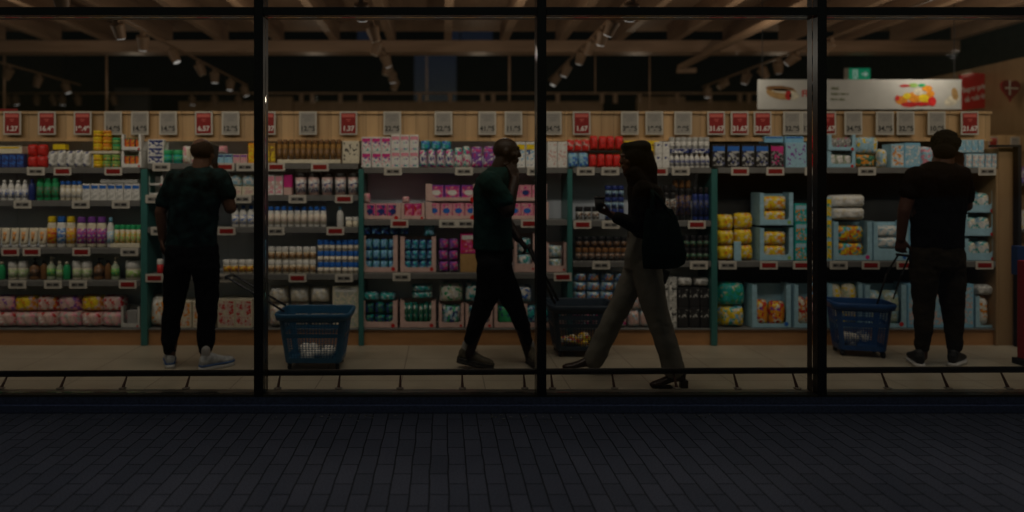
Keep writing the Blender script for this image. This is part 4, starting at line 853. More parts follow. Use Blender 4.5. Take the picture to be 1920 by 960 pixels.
# exit sign
e = empty('exit_sign', (wx(1612, 9.3), 9.3, wz(139, 9.3)), 'green emergency exit sign with white running figure and arrow', 'sign')
MB().box(-.155, .155, 0, .05, -.085, .085, bev=.004, seg=1).build('light_box', mat('exit_green', (.01, .30, .14), .5, emis=((.01, .40, .20), .22)), e)
mwe = mat('exit_white', (.7, .8, .75), .5, emis=((.6, .9, .8), .18))
g = MB(); g.poly([(-.10, -.065), (-.10, .065), (-.03, .065), (-.03, -.065)], -.002, -.0005); g.build('door_pictogram', mwe, e)
g = MB(); g.poly(ell(-.068, .045, .011, .011, 0), -.004, -.0025); g.poly([(-.078, .030), (-.056, .030), (-.060, -.010), (-.045, -.050), (-.056, -.055), (-.070, -.018), (-.086, -.050), (-.096, -.045), (-.080, -.008)], -.004, -.0025)
g.build('running_figure', mat('exit_green', (0, 0, 0)), e)
g = MB(); g.poly([(.03, .013), (.075, .013), (.075, .045), (.125, 0), (.075, -.045), (.075, -.013), (.03, -.013)], -.002, -.0005); g.build('arrow', mwe, e)
MB().box(-.195, -.158, .0, .05, -.08, .09).build('end_cap', M_tagw, e)
for s in (-.12, .12): MB().tube((s, .025, .0855), (s, .025, 1.2), .004).build('wire', M_black, e)
# red slogan sign + heart on the side wall (sign faces the aisle, turned a little to the front)
rs_ = empty('slogan_sign', (wx(1827, 7.9), 7.9, wz(170, 7.9)), 'red slogan sign with white lettering on the timber side wall', 'sign')
rs_.rotation_euler = (0, R(-3), R(12))
pts = [(-.20, -.235), (.185, -.215), (.20, .17), (.165, .21), (-.02, .225), (-.20, .20)]
MB().poly(pts, 0, .02).build('board', mat('slogan_red', (.62, .02, .025), .5), rs_)
for t, z in (('Super pris,', .03), ('så enkelt', -.09)):
    o = obj('lettering', text_mesh(t, .088, M_wink), rs_, (0, -.003, z)); o.rotation_euler = (0, R(-8), 0)
hs_ = empty('heart_sign', (wx(1896, 7.3), 7.3, wz(167, 7.3)), 'dark red heart shaped flag sign with a white cross', 'sign'); hs_.rotation_euler = (0, 0, R(12))
hp = []
for i in range(40):
    t = 2*math.pi*i/40; hp.append((.0085*16*math.sin(t)**3, .0085*(13*math.cos(t)-5*math.cos(2*t)-2*math.cos(3*t)-math.cos(4*t))))
MB().poly(hp, 0, .02).build('heart', mat('heart_red', (.20, .012, .015), .5), hs_)
MB().box(-.09, .10, -.003, -.0005, .0, .02).build('cross', M_tagw, hs_); MB().box(-.035, -.015, -.006, -.0035, -.07, .10).build('cross', M_tagw, hs_)
# red card behind far left sign
o = MB().box(-.12, .1, 0, .01, 0, .035).build('red_card', M_tagr, None, False, (wx(12, 5.9), 5.9, wz(211, 5.9))); tag(o, 'strip of red card above the leftmost red price sign', 'card')
# ---------------------------------------------------------------- baskets
def holes_wall(mb, wb, wt, db, dt, z0, z1, zones, nx):
    pass
def basket(px_l, px_r, py_t, py_b, label, rz, colour, handle, content=None):
    d = H*F/(py_b-VY); k = d/F
    wt = (px_r-px_l)*k*.95
    if rz: wt = wt/(math.cos(abs(rz))+.72*math.sin(abs(rz)))
    dtp = wt*.68; base_f = .80; h = H-(py_t-VY)/F*(d+dtp*.95)
    x = ((px_l+px_r)/2-VX)*k
    e = empty('shopping_basket', (x, d+dtp*.5*.92, 0), label, 'basket', 'blue wheeled shopping baskets', rz)
    m = colour
    zb, zt = .056, h
    def pt(u, t):   # u in 0..4 around, t 0..1 up
        f = base_f + (1-base_f)*t
        a, b, r = wt/2*f, dtp/2*f, .05*f+.012
        side = int(u) % 4; v = u-int(u)
        # rounded rectangle: superellipse-like
        cs = [(-1, -1), (1, -1), (1, 1), (-1, 1)]
        p0, p1 = cs[side], cs[(side+1) % 4]
        X = p0[0]*(1-v)+p1[0]*v; Y = p0[1]*(1-v)+p1[1]*v
        ax, ay = X*a, Y*b
        # round corners
        cx, cy = max(-a+r, min(a-r, ax)), max(-b+r, min(b-r, ay))
        dx, dy = ax-cx, ay-cy; L = math.hypot(dx, dy)
        if L > r: ax, ay = cx+dx/L*r, cy+dy/L*r
        return Vector((ax, ay, zb+(zt-zb)*t))
    # param grids
    def ugrid(side):
        n = 16 if side % 2 == 0 else 11; a, b = .10, .90; us = [0, .03, .06, .09]
        st = (b-a)/n
        for i in range(n): us += [a+i*st, a+i*st+st*.80]
        us += [b, .91, .94, .97]
        return us
    U = []; uh = []
    for s_ in range(4):
        g_ = ugrid(s_); 
        for i, q in enumerate(g_):
            U.append(s_+q); uh.append(4 <= i < len(g_)-4 and (i-4) % 2 == 0)
    T = [0, .06]; th = [False, False]
    def zone(a, b, n):
        st = (b-a)/n
        for i in range(n):
            T.append(a+i*st); th.append(True); T.append(a+i*st+st*.80); th.append(False)
    zone(.10, .52, 9); T.append(.525); th.append(False); T.append(.58); th.append(False); zone(.60, .84, 5); T.append(.845); th.append(False); T.append(.93); th.append(False); T.append(1.0)
    bm = bmesh.new(); V = [[bm.verts.new(pt(u, t)) for u in U] for t in T]
    for j in range(len(T)-1):
        for i in range(len(U)):
            if uh[i] and th[j] and not (.46 < ((U[i]) % 1) < .0): continue
            i2 = (i+1) % len(U); bm.faces.new((V[j][i], V[j][i2], V[j+1][i2], V[j+1][i]))
    bm.faces.new([v for v in V[0]])
    me = bpy.data.meshes.new('basket_body'); bmesh.ops.recalc_face_normals(bm, faces=bm.faces); bm.to_mesh(me); bm.free(); me.materials.append(m)
    o = obj('body', me, e); md = o.modifiers.new('s', 'SOLIDIFY'); md.thickness = .0028; md.offset = 0
    # rim
    g = MB(); n = 48; prev = None; ring = []
    for zz, ex in ((h-.050, .012), (h-.046, .020), (h-.004, .024), (h+.004, .018), (h+.004, .004), (h-.006, .002)):
        ring.append([g.bm.verts.new(Vector((p.x*(1+ex*2/wt*1.0), p.y*(1+ex*2/dtp), zz))) for p in [pt(4*i/n, min(1, (zz-zb)/(zt-zb))) for i in range(n)]])
    for a, b in zip(ring, ring[1:]):
        for i in range(n): g.bm.faces.new((a[i], a[(i+1) % n], b[(i+1) % n], b[i]))
    g.build('rim', m, e, True)
    for s1 in (-1, 1):
        for s2 in (-1, 1):
            cxx, cyy = s1*wt*.34, s2*dtp*.30
            wh = empty_part = MB().tube((cxx-.011, cyy, .024), (cxx+.011, cyy, .024), .0235, .0235, 18).build('wheel', M_black, e, True)
    for s1 in (-1, 1):
        MB().box(s1*wt*.34-.014, s1*wt*.34+.014, -dtp*.33, dtp*.33, .036, .047).build('axle_housing', m, e)
    # handle: two bars and a grip (points in world coordinates, turned into basket space)
    e_m = Matrix.Translation(e.location) @ Euler((0, 0, rz)).to_matrix().to_4x4(); inv = e_m.inverted()
    g = MB()
    for a, b in handle['bars']:
        g.tube(inv @ a, inv @ b, handle['r'], handle['r'], 12)
    g.build('handle_bars', handle['m'], e, True)
    if 'grip' in handle:
        a, b = handle['grip']; MB().tube(inv @ a, inv @ b, handle['r']*1.5, None, 14, caps=True).build('grip', handle['m'], e, True)
    return e
M_bblue = mat('basket_blue', (.022, .095, .19), .35, noise=.1)
M_bgrey = mat('basket_slate', (.03, .045, .065), .4, noise=.1)
M_handle = mat('handle_dark', (.05, .055, .065), .3, .4)
d1 = 4.87
basket(515, 655, 573, 696, 'bright blue wheeled basket standing alone with its pull handle leaning left', 0, M_bblue,
       dict(bars=[(W(533, 584, 4.90), W(424, 519, 4.86)), (W(536, 573, 5.12), W(437, 515, 5.04))], grip=(W(424, 519, 4.86), W(437, 515, 5.04)), r=.0085, m=M_handle))
basket(1030, 1158, 560, 672, 'dark slate basket pulled along behind the walking man', 0, M_bgrey,
       dict(bars=[(W(1040, 568, 5.27), W(990, 463, 4.95)), (W(1046, 563, 5.45), W(993, 461, 5.06))], grip=(W(990, 463, 4.95), W(993, 461, 5.06)), r=.012, m=M_black))
basket(1570, 1690, 559, 672, 'royal blue basket with two strap handles held by the curly haired man', R(-14), mat('basket_royal', (.02, .07, .21), .35, noise=.1),
       dict(bars=[(W(1644, 572, 5.29), W(1663, 512, 5.15)), (W(1663, 512, 5.15), W(1684, 478, 5.01)), (W(1675, 560, 5.55), W(1690, 515, 5.25)), (W(1690, 515, 5.25), W(1704, 482, 5.01))], grip=(W(1682, 477, 5.0), W(1705, 480, 5.02)), r=.007, m=M_black))
# goods in the baskets
for (x, y, c, lb) in ((wx(596, 5.05), 5.05, 'white', 'crumpled white bag at the bottom of the bright blue basket'), (wx(1075, 5.42), 5.42, 'yellow', 'yellow and red packet at the bottom of the slate basket'), (wx(1605, 5.45), 5.45, 'cream', 'cream packet at the bottom of the royal blue basket')):
    g = MB()
    for k in range(9): g.ball((random.uniform(-.11, .11), random.uniform(-.05, .05), .06+random.uniform(0, .05)), random.uniform(.03, .06))
    o = g.build('packet', print_mat([K[c], K['white'], K['red'] if c == 'yellow' else K['lgrey']], (30, 30, 30)), None, True, (x, y, .01)); tag(o, lb, 'packet')

# ---------------------------------------------------------------- people
def finish(name, mb, mtl, parent, voxel=.008, smooth=4, fold=0, fscale=9, ang=None):
    bmesh.ops.recalc_face_normals(mb.bm, faces=mb.bm.faces)
    me = bpy.data.meshes.new('t'); mb.bm.to_mesh(me); mb.bm.free()
    o = bpy.data.objects.new('t', me); C.objects.link(o)
    r = o.modifiers.new('r', 'REMESH'); r.mode = 'VOXEL'; r.voxel_size = voxel
    if smooth:
        s = o.modifiers.new('s', 'SMOOTH'); s.iterations = smooth; s.factor = .5
    if fold:
        tx = bpy.data.textures.new('folds', 'CLOUDS'); tx.noise_scale = 1/fscale; tx.noise_depth = 2
        dm = o.modifiers.new('d', 'DISPLACE'); dm.texture = tx; dm.strength = fold*.7; dm.mid_level = .60; dm.texture_coords = 'GLOBAL'
    bpy.context.view_layer.update()
    m2 = bpy.data.meshes.new_from_object(o.evaluated_get(bpy.context.evaluated_depsgraph_get()))
    bpy.data.objects.remove(o); bpy.data.meshes.remove(me)
    m2.materials.clear(); m2.materials.append(mtl)
    m2.polygons.foreach_set('use_smooth', [True]*len(m2.polygons)); m2.name = name
    m2.transform(Matrix.Translation(-parent.location))
    return obj(name, m2, parent)
class Fig:
    """figure drawn from joints given in photo pixels plus a depth in metres"""
    def __init__(s, d): s.d = d; s.k = d/F
    def p(s, a): return W(a[0], a[1], s.d + (a[2] if len(a) > 2 else 0))
    def limb(s, mb, pts, rs, ky=1):
        for a, b, r0, r1 in zip(pts, pts[1:], rs, rs[1:]): mb.tube(s.p(a), s.p(b), r0*s.k, r1*s.k, 16, True, ky)
    def stack(s, mb, secs, seg=24):
        """secs: x, y, dd, rx px, ry px(depth)"""
        mb.loft([(s.p((a[0], a[1], a[2])), Vector((a[3]*s.k, 0, 0)), Vector((0, a[4]*s.k, 0))) for a in secs], seg)
def head(mb, c, yaw, tilt=0, hgt=.235, neck=None, hair=None, lean=0):
    """c: centre of the skull; local +X is the facing direction"""
    k = hgt/.235
    M = Matrix.Translation(c) @ Matrix.Rotation(yaw, 4, 'Z') @ Matrix.Rotation(tilt, 4, 'Y') @ Matrix.Diagonal((k, k, k, 1))
    g = MB()
    g.ball((-.012, 0, .028), .098, .077, .090)          # cranium
    g.ball((.025, 0, .005), .068, .066, .090)         # face
    g.ball((.045, 0, -.060), .044, .048, .052)        # jaw
    g.ball((.070, 0, -.092), .020, .022, .020)        # chin
    g.tube((.084, 0, .040), (.101, 0, -.012), .009, .015, 10, True)  # nose
    g.ball((.084, 0, .045), .014, .045, .012)         # brow
    g.ball((.086, 0, -.044), .013, .025, .008); g.ball((.084, 0, -.060), .013, .022, .009)   # lips
    for s_ in (-1, 1):
        g.ball((-.005, s_*.079, .0), .020, .008, .032)   # ears
        g.ball((.05, s_*.045, -.012), .03, .022, .025)   # cheeks
    bmesh.ops.transform(g.bm, matrix=M, verts=g.bm.verts)
    me = bpy.data.meshes.new('t'); g.bm.to_mesh(me); g.bm.free(); mb.bm.from_mesh(me); bpy.data.meshes.remove(me)
    return M
def eyes(M, parent):
    for s_ in (-1, 1):
        g = MB().ball((.076, s_*.031, .014), .010); bmesh.ops.transform(g.bm, matrix=Matrix.Translation(-parent.location) @ M, verts=g.bm.verts)
        g.build('eye', mat('eye_white', (.08, .07, .06), .2), parent, True)
def hand(mb, wrist, d, n, curl=.35, side=1, size=1.0, spread=.10, thumb=.7):
    """d: direction of fingers, n: palm normal (fingers curl towards it)"""
    d = Vector(d).normalized(); n = Vector(n); n = (n - d*n.dot(d)).normalized(); l = d.cross(n)*side; wrist = Vector(wrist); q = size
    # palm
    for t in (-.03, -.01, .01, .03):
        mb.tube(wrist + l*t*.6*q, wrist + d*.085*q + l*t*q, .015*q, .0125*q, 10, True)
    for i, (off, L) in enumerate(((.033, .070), (.011, .080), (-.011, .075), (-.032, .060))):
        p = wrist + d*.085*q + l*off*q; a = 0; dirv = (d + l*off*spread*18*.3).normalized()
        for j, f in enumerate((.45, .32, .25)):
            a += curl*(.6 if j == 0 else 1.0)
            v = dirv*math.cos(a) + n*math.sin(a); p2 = p + v*L*f*q
            mb.tube(p, p2, (.0095-.001*j)*q, (.0088-.001*j)*q, 9, True); p = p2
    p = wrist + d*.025*q + l*.026*q; v = (d*.75 + l*.55 + n*.35*thumb).normalized()
    for j, f in enumerate((.042, .034, .028)):
        p2 = p + v*f*q; mb.tube(p, p2, (.0125-.0015*j)*q, (.0115-.0015*j)*q, 9, True); p = p2; v = (v + d*.35 + n*.3*thumb - l*.15).normalized()
def shoe(parent, heel, yaw, length, mu, ms, pitch=0, sock=None, heelh=0, hgt=.07):
    """heel: world point under the heel on the ground; +X local towards the toe"""
    L = length; M = Matrix.Translation(heel) @ Matrix.Rotation(yaw, 4, 'Z') @ Matrix.Rotation(pitch, 4, 'Y')
    g = MB(); st = .022+heelh*0
    secs = ((.0, .024, 0, .062), (.02, .034, 0, .085), (.06, .037, 0, .098), (.10, .039, 0, .090), (.15, .044, 0, .068), (.20, .047, 0, .052), (.245, .043, 0, .046), (.27, .032, 0, .038), (.28, .018, 0, .026))
    rings = []
    for x, wy, hz, top in secs:
        x = x/.28*L; zc = st + top/2
        top *= 1.15; zc = st + top/2; rings.append((Vector((x, 0, zc*.98)), Vector((0, wy, 0)), Vector((0, 0, top/2))))
    g.loft(rings, 20); g.tube((.05*L/.28, 0, .06), (.045*L/.28, 0, .10), .034, .036, 16, True)
    bmesh.ops.transform(g.bm, matrix=M, verts=g.bm.verts); finish('shoe', g, mu, parent, .006, 3)
    hw = [(-.006, .012), (.0, .026), (.02, .037), (.06, .040), (.10, .041), (.15, .046), (.20, .050), (.245, .046), (.272, .034), (.286, .014)]
    g = MB(); pts = [(x/.28*L, -y_) for x, y_ in hw] + [(x/.28*L, y_) for x, y_ in reversed(hw)]; n = len(pts)
    a = [g.bm.verts.new((x, y, 0)) for x, y in pts]; b = [g.bm.verts.new((x, y*.96, .030)) for x, y in pts]
    g.bm.faces.new(list(reversed(a))); g.bm.faces.new(b)
    for i in range(n): g.bm.faces.new((a[i], a[(i+1) % n], b[(i+1) % n], b[i]))
    bmesh.ops.transform(g.bm, matrix=Matrix.Translation(-parent.location) @ M, verts=g.bm.verts); g.build('sole', ms, parent, True)
    if sock:
        g = MB(); p2 = [(x*L/.28, y_*1.02) for x, y_ in [(q[0], -q[1]) for q in hw] + list(reversed(hw))]
        a = [g.bm.verts.new((x, y, .0305)) for x, y in p2]; b = [g.bm.verts.new((x, y*.96, .043)) for x, y in p2]
        g.bm.faces.new(list(reversed(a))); g.bm.faces.new(b)
        for i in range(len(p2)): g.bm.faces.new((a[i], a[(i+1) % len(p2)], b[(i+1) % len(p2)], b[i]))
        bmesh.ops.transform(g.bm, matrix=Matrix.Translation(-parent.location) @ M, verts=g.bm.verts); g.build('sole_trim', M_bsole if mu is M_sn1 else M_so2, parent, True)
    if sock:
        g = MB().tube((.048*L/.28, 0, .09), (.048*L/.28, 0, .15), .034, .033, 16, True); bmesh.ops.transform(g.bm, matrix=Matrix.Translation(-parent.location) @ M, verts=g.bm.verts); g.build('sock', sock, parent, True)
def phone(parent, c, rz, ry, w=.072, h=.15, rx=0):
    o = MB().box(-w/2, w/2, -.005, .005, -h/2, h/2, bev=.003).build('mobile_phone', mat('phone_black', (.012, .012, .014), .2), None); o.location = c; o.rotation_euler = (rx, ry, rz); return o
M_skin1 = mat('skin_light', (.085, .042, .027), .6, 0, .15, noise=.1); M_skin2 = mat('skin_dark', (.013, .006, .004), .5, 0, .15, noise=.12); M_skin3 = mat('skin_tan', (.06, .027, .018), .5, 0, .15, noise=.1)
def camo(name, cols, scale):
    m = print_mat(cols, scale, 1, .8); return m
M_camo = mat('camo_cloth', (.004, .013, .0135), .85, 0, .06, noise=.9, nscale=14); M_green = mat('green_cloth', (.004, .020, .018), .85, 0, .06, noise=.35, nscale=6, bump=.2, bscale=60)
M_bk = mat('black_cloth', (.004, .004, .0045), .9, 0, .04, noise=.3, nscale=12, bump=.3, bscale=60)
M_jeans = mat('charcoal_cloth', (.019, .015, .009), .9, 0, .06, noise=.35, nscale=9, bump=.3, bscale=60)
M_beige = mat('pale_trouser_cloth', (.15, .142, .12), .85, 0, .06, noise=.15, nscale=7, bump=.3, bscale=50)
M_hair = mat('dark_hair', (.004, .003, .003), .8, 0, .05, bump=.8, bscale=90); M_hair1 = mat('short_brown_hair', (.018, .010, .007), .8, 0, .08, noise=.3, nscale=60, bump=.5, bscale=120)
M_scarf = mat('black_scarf', (.003, .003, .003), .75, 0, .08, bump=.3, bscale=25)
M_sn1 = mat('sneaker_pale', (.36, .38, .40), .6, noise=.35, nscale=30); M_so1 = mat('sole_white', (.58, .58, .58), .6); M_bsole = mat('sole_blue', (.05, .12, .30), .5)
M_sn2 = mat('sneaker_khaki', (.07, .06, .04), .7, noise=.4, nscale=30); M_so2 = mat('sole_dark', (.03, .028, .025), .7)
M_sock = mat('sock_grey', (.28, .27, .26), .9)

# --- man in camouflage shirt, seen from behind, phone at right ear
f = Fig(4.96); e = empty('person', (wx(358, 4.96), 4.96, 0), 'man from behind in teal camouflage T-shirt with phone at his right ear', 'person')
b = MB(); hm = head(b, f.p((380, 288, .02)), R(78), R(6), .232)
f.limb(b, [(377, 300, .0), (375, 325, -.01)], [14, 17])
f.stack(b, [(372, 320, 0, 20, 14), (370, 335, 0, 44, 20), (366, 380, 0, 44, 24), (361, 430, 0, 40, 22), (360, 470, 0, 36, 20), (360, 500, 0, 34, 18)])
f.limb(b, [(324, 337, 0), (301, 398, -.01), (305, 448, .02)], [13, 10.5, 7.5])
f.limb(b, [(416, 337, 0), (432, 390, .03), (408, 322, .16)], [14, 11.5, 8])
f.limb(b, [(340, 500, 0), (328, 575, .0), (319, 672, 0)], [20, 13, 8.5]); f.limb(b, [(384, 500, 0), (386, 575, 0), (385, 672, 0)], [20, 13, 8.5])
hand(b, f.p((304, 446, .02)), (0.02, .10, -1), (.9, .2, 0), .35, 1, .95); hand(b, f.p((408, 324, .16)), (-.15, -.12, 1), (-.8, -.5, 0), .45, -1, .95)
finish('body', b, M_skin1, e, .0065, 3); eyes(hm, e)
b = MB(); g0 = f.p((380, 284, .02))
b.ball(tuple(f.p((379, 281, .005))), .088, .098, .078)
finish('hair', b, M_hair1, e, .006, 2)
b = MB(); f.stack(b, [(374, 310, .0, 17, 13), (373, 316, 0, 28, 18), (371, 324, 0, 45, 24), (369, 336, 0, 53, 29), (367, 360, 0, 51, 31), (364, 395, 0, 47, 30), (361, 430, 0, 46, 30), (360, 455, 0, 48, 30), (360, 464, 0, 49, 30)])
f.limb(b, [(328, 334, 0), (315, 360, 0), (308, 378, -.01)], [18, 16.5, 15.5]); f.limb(b, [(412, 333, 0), (421, 350, .01), (426, 362, .02)], [19, 18, 17.5])
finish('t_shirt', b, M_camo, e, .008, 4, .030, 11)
b = MB(); f.stack(b, [(361, 456, 0, 48, 29), (360, 475, 0, 51, 31), (360, 498, 0, 51, 30), (360, 505, 0, 49, 28)])
f.limb(b, [(333, 505, 0), (328, 560, .01), (321, 605, 0), (319, 638, 0)], [26, 21, 17.5, 16.5]); f.limb(b, [(319, 640, 0), (319, 654, 0)], [16, 13])
f.limb(b, [(386, 505, 0), (389, 560, .01), (388, 605, 0), (386, 638, 0)], [26, 21, 18, 17]); f.limb(b, [(386, 640, 0), (385, 655, 0)], [16, 13])
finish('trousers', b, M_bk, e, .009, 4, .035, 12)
shoe(e, Vector((wx(317, 4.9), 4.92, 0)), R(114), .27, M_sn1, M_so1, 0, M_sock); shoe(e, Vector((wx(371, 4.82), 4.86, 0)), R(44), .27, M_sn1, M_so1, 0, M_sock)
ph = phone(e, f.p((402, 290, .09)), R(60), R(8)); tag(ph, 'black phone held at the ear of the man in camouflage', 'phone')

# --- walking man, profile to the right
f = Fig(4.98); e = empty('person', (wx(930, 4.98), 4.98, 0), 'bald man in dark green T-shirt walking right, hand at his cheek', 'person')
b = MB(); hm = head(b, f.p((950, 287, 0)), R(-6), R(4), .238)
f.limb(b, [(943, 300, 0), (931, 330, 0)], [15, 18])
f.stack(b, [(928, 325, 0, 20, 22), (922, 345, 0, 32, 38), (922, 400, 0, 33, 38), (926, 450, 0, 31, 34), (926, 490, 0, 30, 34)])
f.limb(b, [(917, 345, -.17), (952, 396, -.22), (966, 335, -.10)], [15, 12.5, 8.5])
f.limb(b, [(920, 345, .17), (945, 405, .16), (972, 448, .05)], [14, 11, 7.5])
f.limb(b, [(925, 490, -.08), (912, 565, -.06), (880, 665, -.07)], [19, 13, 8]); f.limb(b, [(930, 490, .08), (963, 565, .08), (992, 668, .07)], [19, 13, 8])
hand(b, f.p((966, 338, -.10)), (-.22, .25, 1), (-.5, .9, 0), .30, -1, 1.0, .6); hand(b, f.p((971, 446, .05)), (.62, .0, -.75), (-.3, .2, -.4), .75, 1, 1.0)
finish('body', b, M_skin2, e, .0065, 3); eyes(hm, e)
b = MB(); f.stack(b, [(937, 313, 0, 19, 20), (932, 322, 0, 28, 30), (925, 336, 0, 34, 40), (923, 360, 0, 36, 42), (923, 400, 0, 36, 41), (924, 440, 0, 37, 40), (924, 467, 0, 39, 40)])
f.limb(b, [(918, 342, -.16), (934, 364, -.19), (945, 378, -.2)], [22, 20, 19]); f.limb(b, [(922, 342, .16), (934, 376, .17)], [20, 18])
finish('t_shirt', b, M_green, e, .008, 4, .030, 11)
b = MB(); f.stack(b, [(926, 460, 0, 34, 36), (926, 480, 0, 36, 38), (927, 500, 0, 33, 33)])
f.limb(b, [(920, 500, -.08), (915, 550, -.06), (903, 580, -.06), (890, 612, -.07), (882, 634, -.07)], [27, 23, 19, 15.5, 12.5])
f.limb(b, [(934, 500, .08), (957, 555, .08), (968, 580, .08), (980, 612, .08), (988, 638, .07)], [26, 22, 18.5, 15, 12])
finish('trousers', b, M_bk, e, .009, 4, .035, 12)
shoe(e, Vector((wx(857, 4.95), 4.95, .045)), R(-6), .28, M_sn2, M_so2, R(10), M_sock); shoe(e, Vector((wx(992, 5.12), 5.12, .0)), R(-80), .27, M_sn2, M_so2, R(-6), M_sock)
b = MB().tube(f.p((966, 334, -.10)) - e.location, f.p((965, 345, -.11)) - e.location, .034, .033, 18); b.build('wristband', M_bk, e, True)

# --- walking woman, profile to the left
f = Fig(4.62); e = empty('person', (wx(1185, 4.62), 4.62, 0), 'woman in black headscarf and pale wide trousers walking left holding a cup', 'person')
b = MB(); hm = head(b, f.p((1186, 300, 0)), R(186), R(4), .205)
f.limb(b, [(1192, 312, 0), (1200, 345, 0)], [13, 16])
f.stack(b, [(1204, 340, 0, 18, 22), (1210, 360, 0, 28, 34), (1208, 410, 0, 28, 30), (1206, 450, 0, 27, 30), (1208, 490, 0, 32, 33)])
f.limb(b, [(1206, 362, -.16), (1197, 425, -.16), (1145, 402, -.15)], [13, 11, 7]); f.limb(b, [(1214, 362, .16), (1232, 425, .16), (1240, 480, .1)], [13, 10, 7])
f.limb(b, [(1200, 490, .08), (1160, 580, .10), (1106, 678, .18)], [19, 12, 7]); f.limb(b, [(1215, 490, -.08), (1240, 595, -.10), (1266, 700, -.16)], [19, 12, 7])
hand(b, f.p((1146, 403, -.15)), (-.85, -.05, .38), (.25, .3, 1), .55, -1, .92, .4); hand(b, f.p((1240, 480, .1)), (.1, 0, -1), (-1, 0, 0), .5, 1, .9)
finish('body', b, M_skin3, e, .0065, 3); eyes(hm, e)
b = MB(); b.ball(tuple(f.p((1192, 292, 0))), .104, .092, .108); f.limb(b, [(1172, 275, 0), (1206, 276, 0)], [9, 14], 2); f.limb(b, [(1176, 326, 0), (1196, 335, 0)], [7, 12], 2); f.limb(b, [(1203, 290, 0), (1212, 318, 0), (1212, 345, .0)], [20, 20, 20], 1.2); f.limb(b, [(1188, 322, 0), (1202, 352, 0)], [15, 22], 1.6)
finish('headscarf', b, M_scarf, e, .008, 3, .02, 12)
b = MB(); f.stack(b, [(1201, 338, 0, 21, 26), (1208, 352, 0, 30, 36), (1212, 375, 0, 35, 38), (1209, 405, 0, 31, 34), (1207, 430, 0, 29, 33), (1207, 446, 0, 29, 33)])
f.limb(b, [(1206, 358, -.16), (1196, 425, -.17), (1158, 408, -.16)], [20, 16, 11.5]); f.limb(b, [(1214, 358, .16), (1232, 425, .16), (1240, 474, .1)], [19, 15, 11])
finish('jacket', b, mat('dark_jacket', (.008, .007, .005), .85, 0, .05, noise=.3, nscale=8), e, .008, 4, .03, 10)
b = MB(); f.stack(b, [(1206, 425, 0, 27, 31), (1206, 450, 0, 29, 33), (1205, 480, 0, 34, 35), (1205, 505, 0, 34, 33)])
f.limb(b, [(1196, 505, .07), (1169, 560, .09), (1148, 602, .11), (1124, 652, .15), (1113, 674, .18)], [27, 22, 20, 20, 20])
f.limb(b, [(1214, 505, -.07), (1223, 560, -.09), (1236, 602, -.11), (1252, 652, -.14), (1262, 688, -.16)], [28, 25, 22, 21, 21])
finish('trousers', b, M_beige, e, .009, 4, .03, 8)
M_lshoe = mat('brown_leather', (.03, .018, .012), .3)
def pump_shoe(heelx, yy, zh, yaw, pitch):
    M = Matrix.Translation((heelx, yy, zh)) @ Matrix.Rotation(yaw, 4, 'Z') @ Matrix.Rotation(pitch, 4, 'Y'); g = MB()
    rings = [(0, .085, .024, .045), (.03, .088, .03, .045), (.08, .075, .031, .036), (.13, .052, .034, .028), (.18, .034, .038, .022), (.22, .026, .032, .017), (.245, .020, .012, .010)]
    g.loft([(Vector((x, 0, z)), Vector((0, wy, 0)), Vector((0, 0, hz))) for x, z, wy, hz in rings], 18)
    g.tube((.0, 0, .11), (.03, 0, .12), .022, .028, 12, True)
    bmesh.ops.transform(g.bm, matrix=M, verts=g.bm.verts); finish('shoe', g, M_lshoe, e, .005, 2)
    g = MB().box(-.018, .035, -.022, .022, 0, .055, bev=.006); bmesh.ops.transform(g.bm, matrix=Matrix.Translation(-e.location) @ M, verts=g.bm.verts); g.build('heel', M_lshoe, e)
    g = MB().box(.09, .235, -.03, .03, .004, .012, bev=.003); bmesh.ops.transform(g.bm, matrix=Matrix.Translation(-e.location) @ M, verts=g.bm.verts); g.build('sole', M_so2, e)
pump_shoe(wx(1284, 4.46), 4.46, 0.0, R(180), 0); pump_shoe(wx(1114, 4.80), 4.80, 0.0, R(182), R(-8))
cup_ = MB().lathe([(.027, 0), (.036, .088)], 18).build('coffee_cup', M_black, None, True, f.p((1124, 396, -.16))); tag(cup_, 'black takeaway cup held out by the woman in the headscarf', 'cup')
MB().lathe([(.038, .0885), (.038, .096), (.031, .104)], 18).build('lid', M_black, cup_, True)
# shoulder bag
bg_ = empty('shoulder_bag', f.p((1243, 505, -.24)), 'large dark green tote bag hanging from the shoulder of the woman', 'bag')
g = MB(); f.stack(g, [(1236, 391, -.24, 24, 5), (1239, 408, -.24, 30, 9), (1243, 445, -.24, 36, 13), (1245, 475, -.24, 40, 14), (1244, 494, -.24, 38, 12), (1238, 504, -.24, 31, 8)])
finish('pouch', g, mat('green_canvas', (.004, .013, .0115), .85, 0, .05, noise=.2, nscale=12), bg_, .008, 4, .02, 9)
g = MB(); f.limb(g, [(1214, 350, -.17), (1224, 370, -.25), (1222, 398, -.26)], [3.4, 3.4, 3.4], 2.2); f.limb(g, [(1214, 350, -.17), (1236, 372, -.24), (1258, 408, -.24)], [3.4, 3.4, 3.4], 2.2)
finish('strap', g, mat('green_canvas', (0, 0, 0)), bg_, .005, 2)
b = MB().box(-.05, .05, -.03, .03, -.05, .05, bev=.01); pu = b.build('purse', M_black, None, False, f.p((1238, 516, -.10))); pu.rotation_euler = (0, R(20), 0); tag(pu, 'small black purse showing below the green tote bag', 'purse')

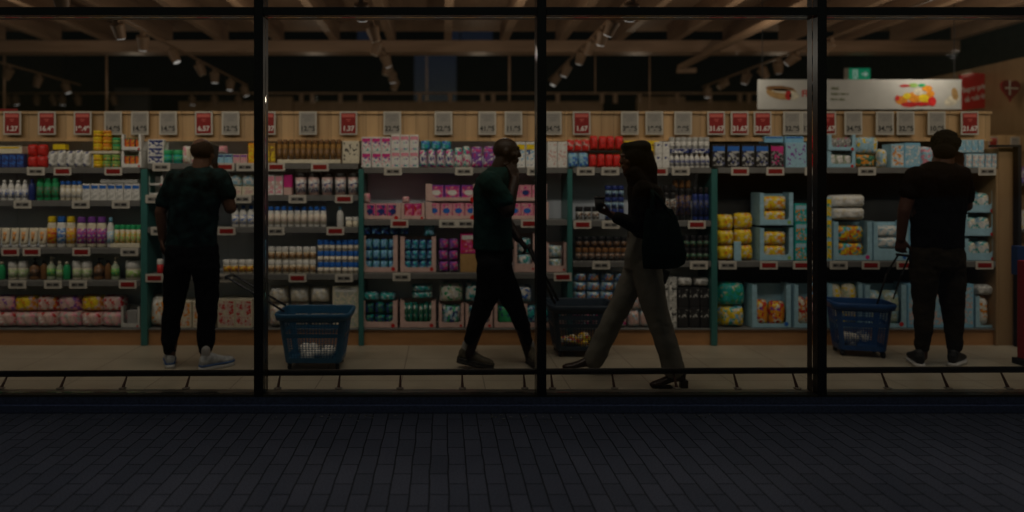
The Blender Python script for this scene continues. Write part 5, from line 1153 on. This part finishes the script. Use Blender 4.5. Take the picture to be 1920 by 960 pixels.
# --- curly haired man from behind
f = Fig(5.02); e = empty('person', (wx(1758, 5.02), 5.02, 0), 'curly haired man from behind in black T-shirt holding basket straps', 'person')
b = MB(); hm = head(b, f.p((1773, 275, .02)), R(80), R(6), .235)
f.limb(b, [(1770, 290, 0), (1765, 318, -.01)], [16, 19])
f.stack(b, [(1762, 312, 0, 22, 16), (1758, 328, 0, 50, 22), (1757, 380, 0, 48, 27), (1757, 430, 0, 44, 25), (1757, 470, 0, 36, 20), (1757, 498, 0, 34, 18)])
f.limb(b, [(1714, 332, 0), (1695, 395, -.01), (1689, 448, .02)], [14, 10.5, 7.5]); f.limb(b, [(1802, 332, 0), (1810, 386, .05), (1799, 312, .17)], [14, 11.5, 8])
f.limb(b, [(1735, 500, 0), (1731, 575, 0), (1729, 668, 0)], [19, 12, 8.5]); f.limb(b, [(1782, 500, 0), (1788, 575, 0), (1787, 668, 0)], [19, 12, 8.5])
hand(b, f.p((1689, 446, .02)), (0, .05, -1), (.6, .5, 0), .75, 1, .95); hand(b, f.p((1798, 314, .17)), (-.12, -.15, 1), (-.9, -.4, 0), .4, -1, .95)
finish('body', b, M_skin1 if False else M_skin3, e, .0065, 3); eyes(hm, e)
b = MB(); random.seed(11); hc = f.p((1772, 270, .01)); b.ball(tuple(hc), .090, .100, .104); b.ball(tuple(f.p((1771, 284, -.03))), .079, .068, .078)
for k in range(230):
    t = random.uniform(0, 2*math.pi); ph_ = random.uniform(-1.0, 1.5); r_ = .089*(1-.22*max(0, -math.sin(ph_)))
    v = Vector((math.cos(t)*math.cos(ph_), math.sin(t)*math.cos(ph_), math.sin(ph_)))
    if v.y > .35 and v.z < .1: continue
    b.ball(tuple(hc + Vector((v.x*r_, v.y*r_, v.z*.102))), random.uniform(.010, .017))
finish('hair', b, M_hair, e, .005, 1)
b = MB(); f.stack(b, [(1765, 302, 0, 20, 15), (1763, 308, 0, 32, 20), (1761, 316, 0, 48, 26), (1760, 330, 0, 55, 31), (1760, 360, 0, 53, 33), (1758, 400, 0, 48, 32), (1757, 440, 0, 46, 31), (1757, 464, 0, 47, 31)])
f.limb(b, [(1717, 328, 0), (1707, 350, 0), (1703, 361, -.01)], [18, 16.5, 15.5]); f.limb(b, [(1800, 328, 0), (1806, 350, .02), (1808, 370, .04)], [18, 16.5, 16])
finish('t_shirt', b, M_bk, e, .008, 4, .028, 10)
b = MB(); f.stack(b, [(1757, 455, 0, 46, 29), (1757, 475, 0, 49, 31), (1757, 498, 0, 49, 30), (1757, 504, 0, 46, 27)])
f.limb(b, [(1733, 505, 0), (1732, 560, .01), (1731, 605, 0), (1730, 650, 0)], [25, 19.5, 15.5, 12]); f.limb(b, [(1782, 505, 0), (1785, 560, .01), (1789, 605, 0), (1789, 650, 0)], [25, 20.5, 16.5, 13])
finish('trousers', b, M_jeans, e, .009, 4, .03, 12)
M_bks = mat('black_sneaker', (.015, .015, .016), .6, noise=.4, nscale=40)
shoe(e, Vector((wx(1726, 4.94), 4.94, 0)), R(66), .27, M_bks, M_so1); shoe(e, Vector((wx(1784, 4.97), 4.97, 0)), R(38), .27, M_bks, M_so1)
